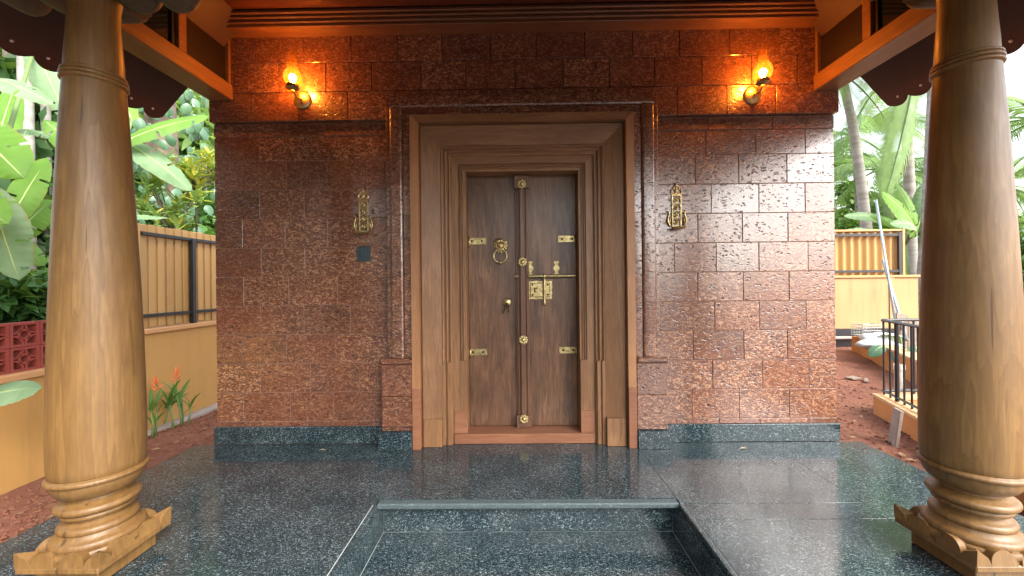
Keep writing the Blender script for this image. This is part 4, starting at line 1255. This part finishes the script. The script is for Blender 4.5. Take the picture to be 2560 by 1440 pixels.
# trees beyond the left boundary
tree(-8.3, 6.6, 6.5, 2.0, 2.6, 'dk', 'dense dark green tree beyond the banana leaves', zc=2.2)
tree(-6.4, 6.9, 5.5, 1.5, 1.8, 'md', 'mid green bushy tree behind the croton shrubs', zc=1.3)
tree(-8.2, 9.4, 7.5, 2.3, 3.0, 'lt', 'pale green tall tree behind the vine covered trunk', zc=3.9)
tree(-11.5, 9.0, 9, 2.6, 3.2, 'md', 'far mid green tree behind the pale bare trunks', zc=5.2)
tree(-6.6, 8.6, 5, 1.7, 1.9, 'dk', 'dark green tree filling the gap above the slatted fence', zc=1.6)
tree(-5.5, 3.6, 2.2, .9, .9, 'dk', 'low dark shrub tree between banana stems', zc=.75, tr=.05)
tree(-5.3, 5.2, 2.6, .9, .8, 'md', 'low leafy bush hidden behind the banana fence leaves', zc=1.0, tr=.05)
for i, (px, d, r_, lab) in enumerate(((62, 5.6, .085, 'pale grey palm trunk standing behind the banana leaves'), (18, 6.8, .06, 'thin brown trunk beyond the pale grey palm trunk'), (112, 6.2, .06, 'slim tan trunk close beside the column'))):
    a, b = at(px+6, 500, d), at(px-4, -150, d); t = thing('bare_trunk_tree', lab, 'tree', (a.x, a.y, GZ), 'bare trunks')
    MB().tube([(a.x, a.y, -.3), a, b, b+Vector((0, 0, 3))], [r_*1.15, r_, r_*.9, r_*.8], 12).build('trunk', TRK if i != 1 else TRB, t, True)
    o = link('crown', crown_mesh('md'), t); o.location = b+Vector((0, 0, 3.2)); o.scale = (1.5, 1.5, 1.2)

# ---- palms on the right
def frond_mesh(L=2.6, arch=.9, seed=0, ll=.62, hang=.55, wd=.0135, fwd=.62):
    r = random.Random(seed); m = MB(); n = 26
    P = []
    for i in range(n+1):
        u = i/n; P.append(Vector((L*u*(1-.22*u*u*arch), 0, arch*(u*.55-1.25*u*u)*L*.55)))
    m.tube(P, [.028*(1-.85*i/n)+.003 for i in range(n+1)], 5)
    for k in range(70):
        u = .10+.89*k/69; i = min(n-1, int(u*n)); f = u*n-i; q = P[i].lerp(P[i+1], f); tg = (P[i+1]-P[i]).normalized()
        ln = ll*(math.sin(math.pi*min(1, u*.86+.12))**.7)*r.uniform(.85, 1.1)
        for s in (-1, 1):
            d = (tg*fwd+Vector((0, s*.95, 0))).normalized()
            dn = Vector((0, 0, -1))
            p1 = q+d*ln*.45+dn*ln*hang*.22; p2 = q+d*ln*.80+dn*ln*hang*.85
            w_ = tg*wd
            m.add([q-w_*.6, q+w_*.6, p1+w_, p1-w_, p2], [(0,1,2,3), (3,2,4)])
    return m.mesh('frond', L_PA)
FRH = frond_mesh(2.7, .10, 9, ll=.78, hang=.25, wd=.02, fwd=.95)
FR = [frond_mesh(2.8, .9, 1), frond_mesh(2.6, 1.25, 2, hang=.8), frond_mesh(3.0, .55, 3)]
def palm(base, top, r0, label, n=13, seed=0, fr=1.0, mids=None, az=None):
    t = thing('coconut_palm', label, 'palm', (base[0], base[1], GZ), 'coconut palms'); base = Vector((base[0], base[1], GZ-.2)); top = Vector(top)
    P = [base.lerp(top, u)+Vector((math.sin(u*2.6)*.15, 0, 0)) for u in (0, .2, .4, .6, .8, 1)]; P[-1] = top
    m = MB(); m.tube(P, [r0*1.25, r0*1.05, r0, r0*.92, r0*.85, r0*.75], 12); m.build('trunk', TRK, t, True)
    r = random.Random(seed)
    az = az or [k*2.4+r.uniform(-.3, .3) for k in range(n)]
    for k, a in enumerate(az):
        o = link('frond', FR[k % 3], t); o.location = top; pit = r.uniform(-.7, .75)
        o.rotation_euler = Matrix.Rotation(a, 3, 'Z').to_4x4().to_euler()
        o.rotation_euler = (Matrix.Rotation(a, 4, 'Z') @ Matrix.Rotation(-pit, 4, 'Y') @ Matrix.Rotation(r.uniform(-.3, .3), 4, 'X')).to_euler()
        s_ = fr*r.uniform(.85, 1.1); o.scale = (s_, s_, s_)
    return t
# leaning palm beyond the wall
b = at(2168, 560, 11); tp = at(2112, 190, 11)
palm((b.x+.2, b.y), tp+Vector((-.1, 0, .1)), .13, 'leaning coconut palm rising beyond the corrugated fence', seed=3, fr=.9)
# thick near trunk beside the fence end
b = at(2318, 690, 8.6); tp = at(2340, -330, 8.6)
palm((b.x-.1, b.y), tp, .165, 'thick ringed coconut palm trunk just past the end of the garden wall', seed=5, fr=1.2)
tp = at(2265, 20, 9.2)
pp = palm((10.6, 10.8), (tp.x+.2, tp.y+.5, tp.z+.3), .12, 'coconut palm with one long frond hanging towards the garden wall', seed=8, n=9)
h0, h1 = at(2290, 170, 9.2), at(2225, 490, 9.2)
o = link('frond', FRH, pp); dv = (h1-h0); 
o.matrix_parent_inverse = Matrix.Translation(pp.location).inverted()
zq = Vector((0, -1, .1)); xq = dv.normalized(); yq = zq.cross(xq).normalized(); zq = xq.cross(yq)
o.matrix_basis = Matrix.Translation(h0) @ Matrix((xq, yq, zq)).transposed().to_4x4() @ Matrix.Scale(1.12, 4)
palm((15.5, 11.5), (14.6, 11.2, 5.6), .14, 'far coconut palm showing only fronds beside the far column', seed=12, fr=1.3)
tree(12.6, 13.5, 5, 2.4, 2.0, 'lt', 'bright pale green tree low behind the corrugated fence', zc=1.8)
tree(10.4, 13.0, 5, 1.9, 1.7, 'md', 'mid green bush below the leaning palm', zc=1.5)
tree(16, 15, 6, 2.6, 2.4, 'lt', 'pale green tree beyond the thick palm trunk', zc=2.0)
tree(11.2, 9.2, 2.6, 1.0, 1.2, 'dk', 'dark green shrub tree behind the end of the garden wall', zc=.9, tr=.06)
b3 = thing('banana_plant', 'banana plant with broad leaves above the corrugated sheet fence', 'banana plant', (8.6, 8.9, GZ), 'banana plants')
MB().tube([(8.6, 8.9, -.3), (8.6, 8.9, 1), (8.55, 8.9, 2.0)], [.12, .1, .06], 10).build('stem', STEM, b3, True)
for i, (a, bq, d, wd, sg, mt) in enumerate((((2290, 590), (2205, 480), 8.7, .55, .12, L_BAN), ((2290, 570), (2225, 560), 8.5, .35, .10, L_BANB), ((2285, 590), (2240, 460), 9.1, .5, .1, L_BAN), ((2290, 580), (2310, 460), 9.3, .5, .1, L_DK), ((2230, 560), (2110, 540), 9.3, .4, .15, L_BANB), ((2200, 590), (2110, 580), 8.9, .35, .1, L_BANB), ((2260, 585), (2175, 540), 9.0, .4, .12, L_BAN))):
    A, B = at(a[0], a[1], d), at(bq[0], bq[1], d); blade(b3, A, B, wd, sg, (-.1, -.75, .6), mt, seed=50+i, torn=3); stalk(b3, (8.55, 8.9, 1.9), A, .02)
# plants inside the planter
pln = thing('taro_plant', 'dark leafy taro plant growing in the planter behind the railing', 'plant', (5.75, 5.9, .06))
r = random.Random(21)
for k in range(9):
    a = r.uniform(0, 6.28); q = Vector((5.75+.2*math.cos(a), 5.9+.25*math.sin(a), .06)); e = q+Vector((.22*math.cos(a), .22*math.sin(a), r.uniform(.12, .3)))
    MB().tube([q, q.lerp(e, .6)+Vector((0, 0, .08)), e], .008, 6).build('stalk', STEM, pln); blade(pln, e, e+Vector((.2*math.cos(a), .2*math.sin(a), -.16)), .22, .03, (0, -.3, 1), L_VI, seed=90+k, n=12)

# unseen trees added behind the camera to darken the wall and floor reflections
tree(-7.5, -4.5, 7, 2.6, 3.0, 'dk', 'dense dark tree added out of view on the fence side for reflections', group='trees added for reflections', zc=3.2)
tree(-3.2, -8.5, 7, 2.6, 3.0, 'md', 'mid green tree added out of view opposite the door for reflections', group='trees added for reflections', zc=3.0)
tree(3.5, -12, 5, 2.4, 2.2, 'md', 'mid green tree added out of view far from the porch steps for reflections', group='trees added for reflections', zc=2.0)
tree(-8.5, .5, 6, 2.0, 2.6, 'dk', 'dense dark tree added out of view beyond the near end of the jali screen', group='trees added for reflections', zc=2.8)

# more green beyond the garden wall
palm((11.9, 12.6), (11.2, 12.4, 4.6), .13, 'coconut palm with a low full crown beyond the corrugated fence', seed=22, fr=1.05, n=15)
palm((16.4, 14.2), (16.9, 14.0, 4.4), .13, 'distant low coconut palm past the thick ringed trunk', seed=35, fr=1.1, n=14)
tree(13.0, 19, 5, 3.0, 1.9, 'lt', 'far pale green tree closing the view above the garden wall', zc=1.6)
palm((12.2, 14.3), (11.9, 14.2, 6.3), .13, 'tall coconut palm spreading fronds behind the leaning palm', seed=41, fr=1.25, n=16)
tree(12.6, 16.5, 6, 2.3, 2.2, 'lt', 'pale green tree filling the gap under the tall palm', zc=2.9)
tree(16.8, 18.5, 6, 2.6, 2.0, 'lt', 'pale green low tree between the palms and the thick trunk', zc=2.0)
# dry leaves and crumbs
r = random.Random(61); m = MB()
def litter(x, y, z, s_):
    a = r.uniform(0, 6.28); c, d = math.cos(a)*s_, math.sin(a)*s_
    m.add([(x-c, y-d, z+.004), (x-d*.4, y+c*.4, z+.012*r.random()+.002), (x+c, y+d, z+.006), (x+d*.4, y-c*.4, z+.012*r.random()+.002)], [(0, 1, 2, 3)])
for _ in range(70): x, y = r.uniform(-3.28, -2.55), r.uniform(1.3, 5); litter(x, y, ground_z(x, y)+.015, r.uniform(.012, .035))
for _ in range(90):
    y = r.uniform(2.6, 7.4); x = r.uniform(2.6, 2.9+.5*(y-2)); litter(x, y, ground_z(x, y)+.015, r.uniform(.015, .04))
o = m.build('leaf_litter', m_plain('dry_leaf', (.30, .19, .09), .8, var=.6, scale=20)); tag(o, 'dry brown leaf scraps scattered over the red soil', 'leaf litter', kind='stuff')
for i, (px, py, lab) in enumerate(((805, 1126, 'small dry leaf lying on the granite floor by the skirting below the switch'), (1858, 1122, 'small dry leaf lying on the granite floor in front of the switchless wall half'))):
    g = gr(px, py, .001); m = MB(); m.add([(g.x-.03, g.y, .003), (g.x, g.y-.010, .010), (g.x+.03, g.y+.004, .004), (g.x, g.y+.012, .008)], [(0, 1, 2, 3)])
    tag(m.build('dry_leaf', m_plain('pale_dry_leaf', (.40, .30, .18), .8)), lab, 'leaf', 'dry leaves on the floor')
m = MB()
for _ in range(260):
    s2 = r.choice((-1, 1)); x = s2*(FX-abs(r.gauss(0, .05))-.004); y = r.uniform(1.6, 2.95); k = r.uniform(.0015, .005)
    m.add([(x-k, y, .0005), (x, y-k, .0005), (x+k, y, .0005), (x, y+k, .0005), (x, y, k)], [(0, 1, 4), (1, 2, 4), (2, 3, 4), (3, 0, 4)])
tag(m.build('soil_crumbs', SOIL), 'tiny crumbs of red soil spilled on the floor edges', 'soil', kind='stuff')
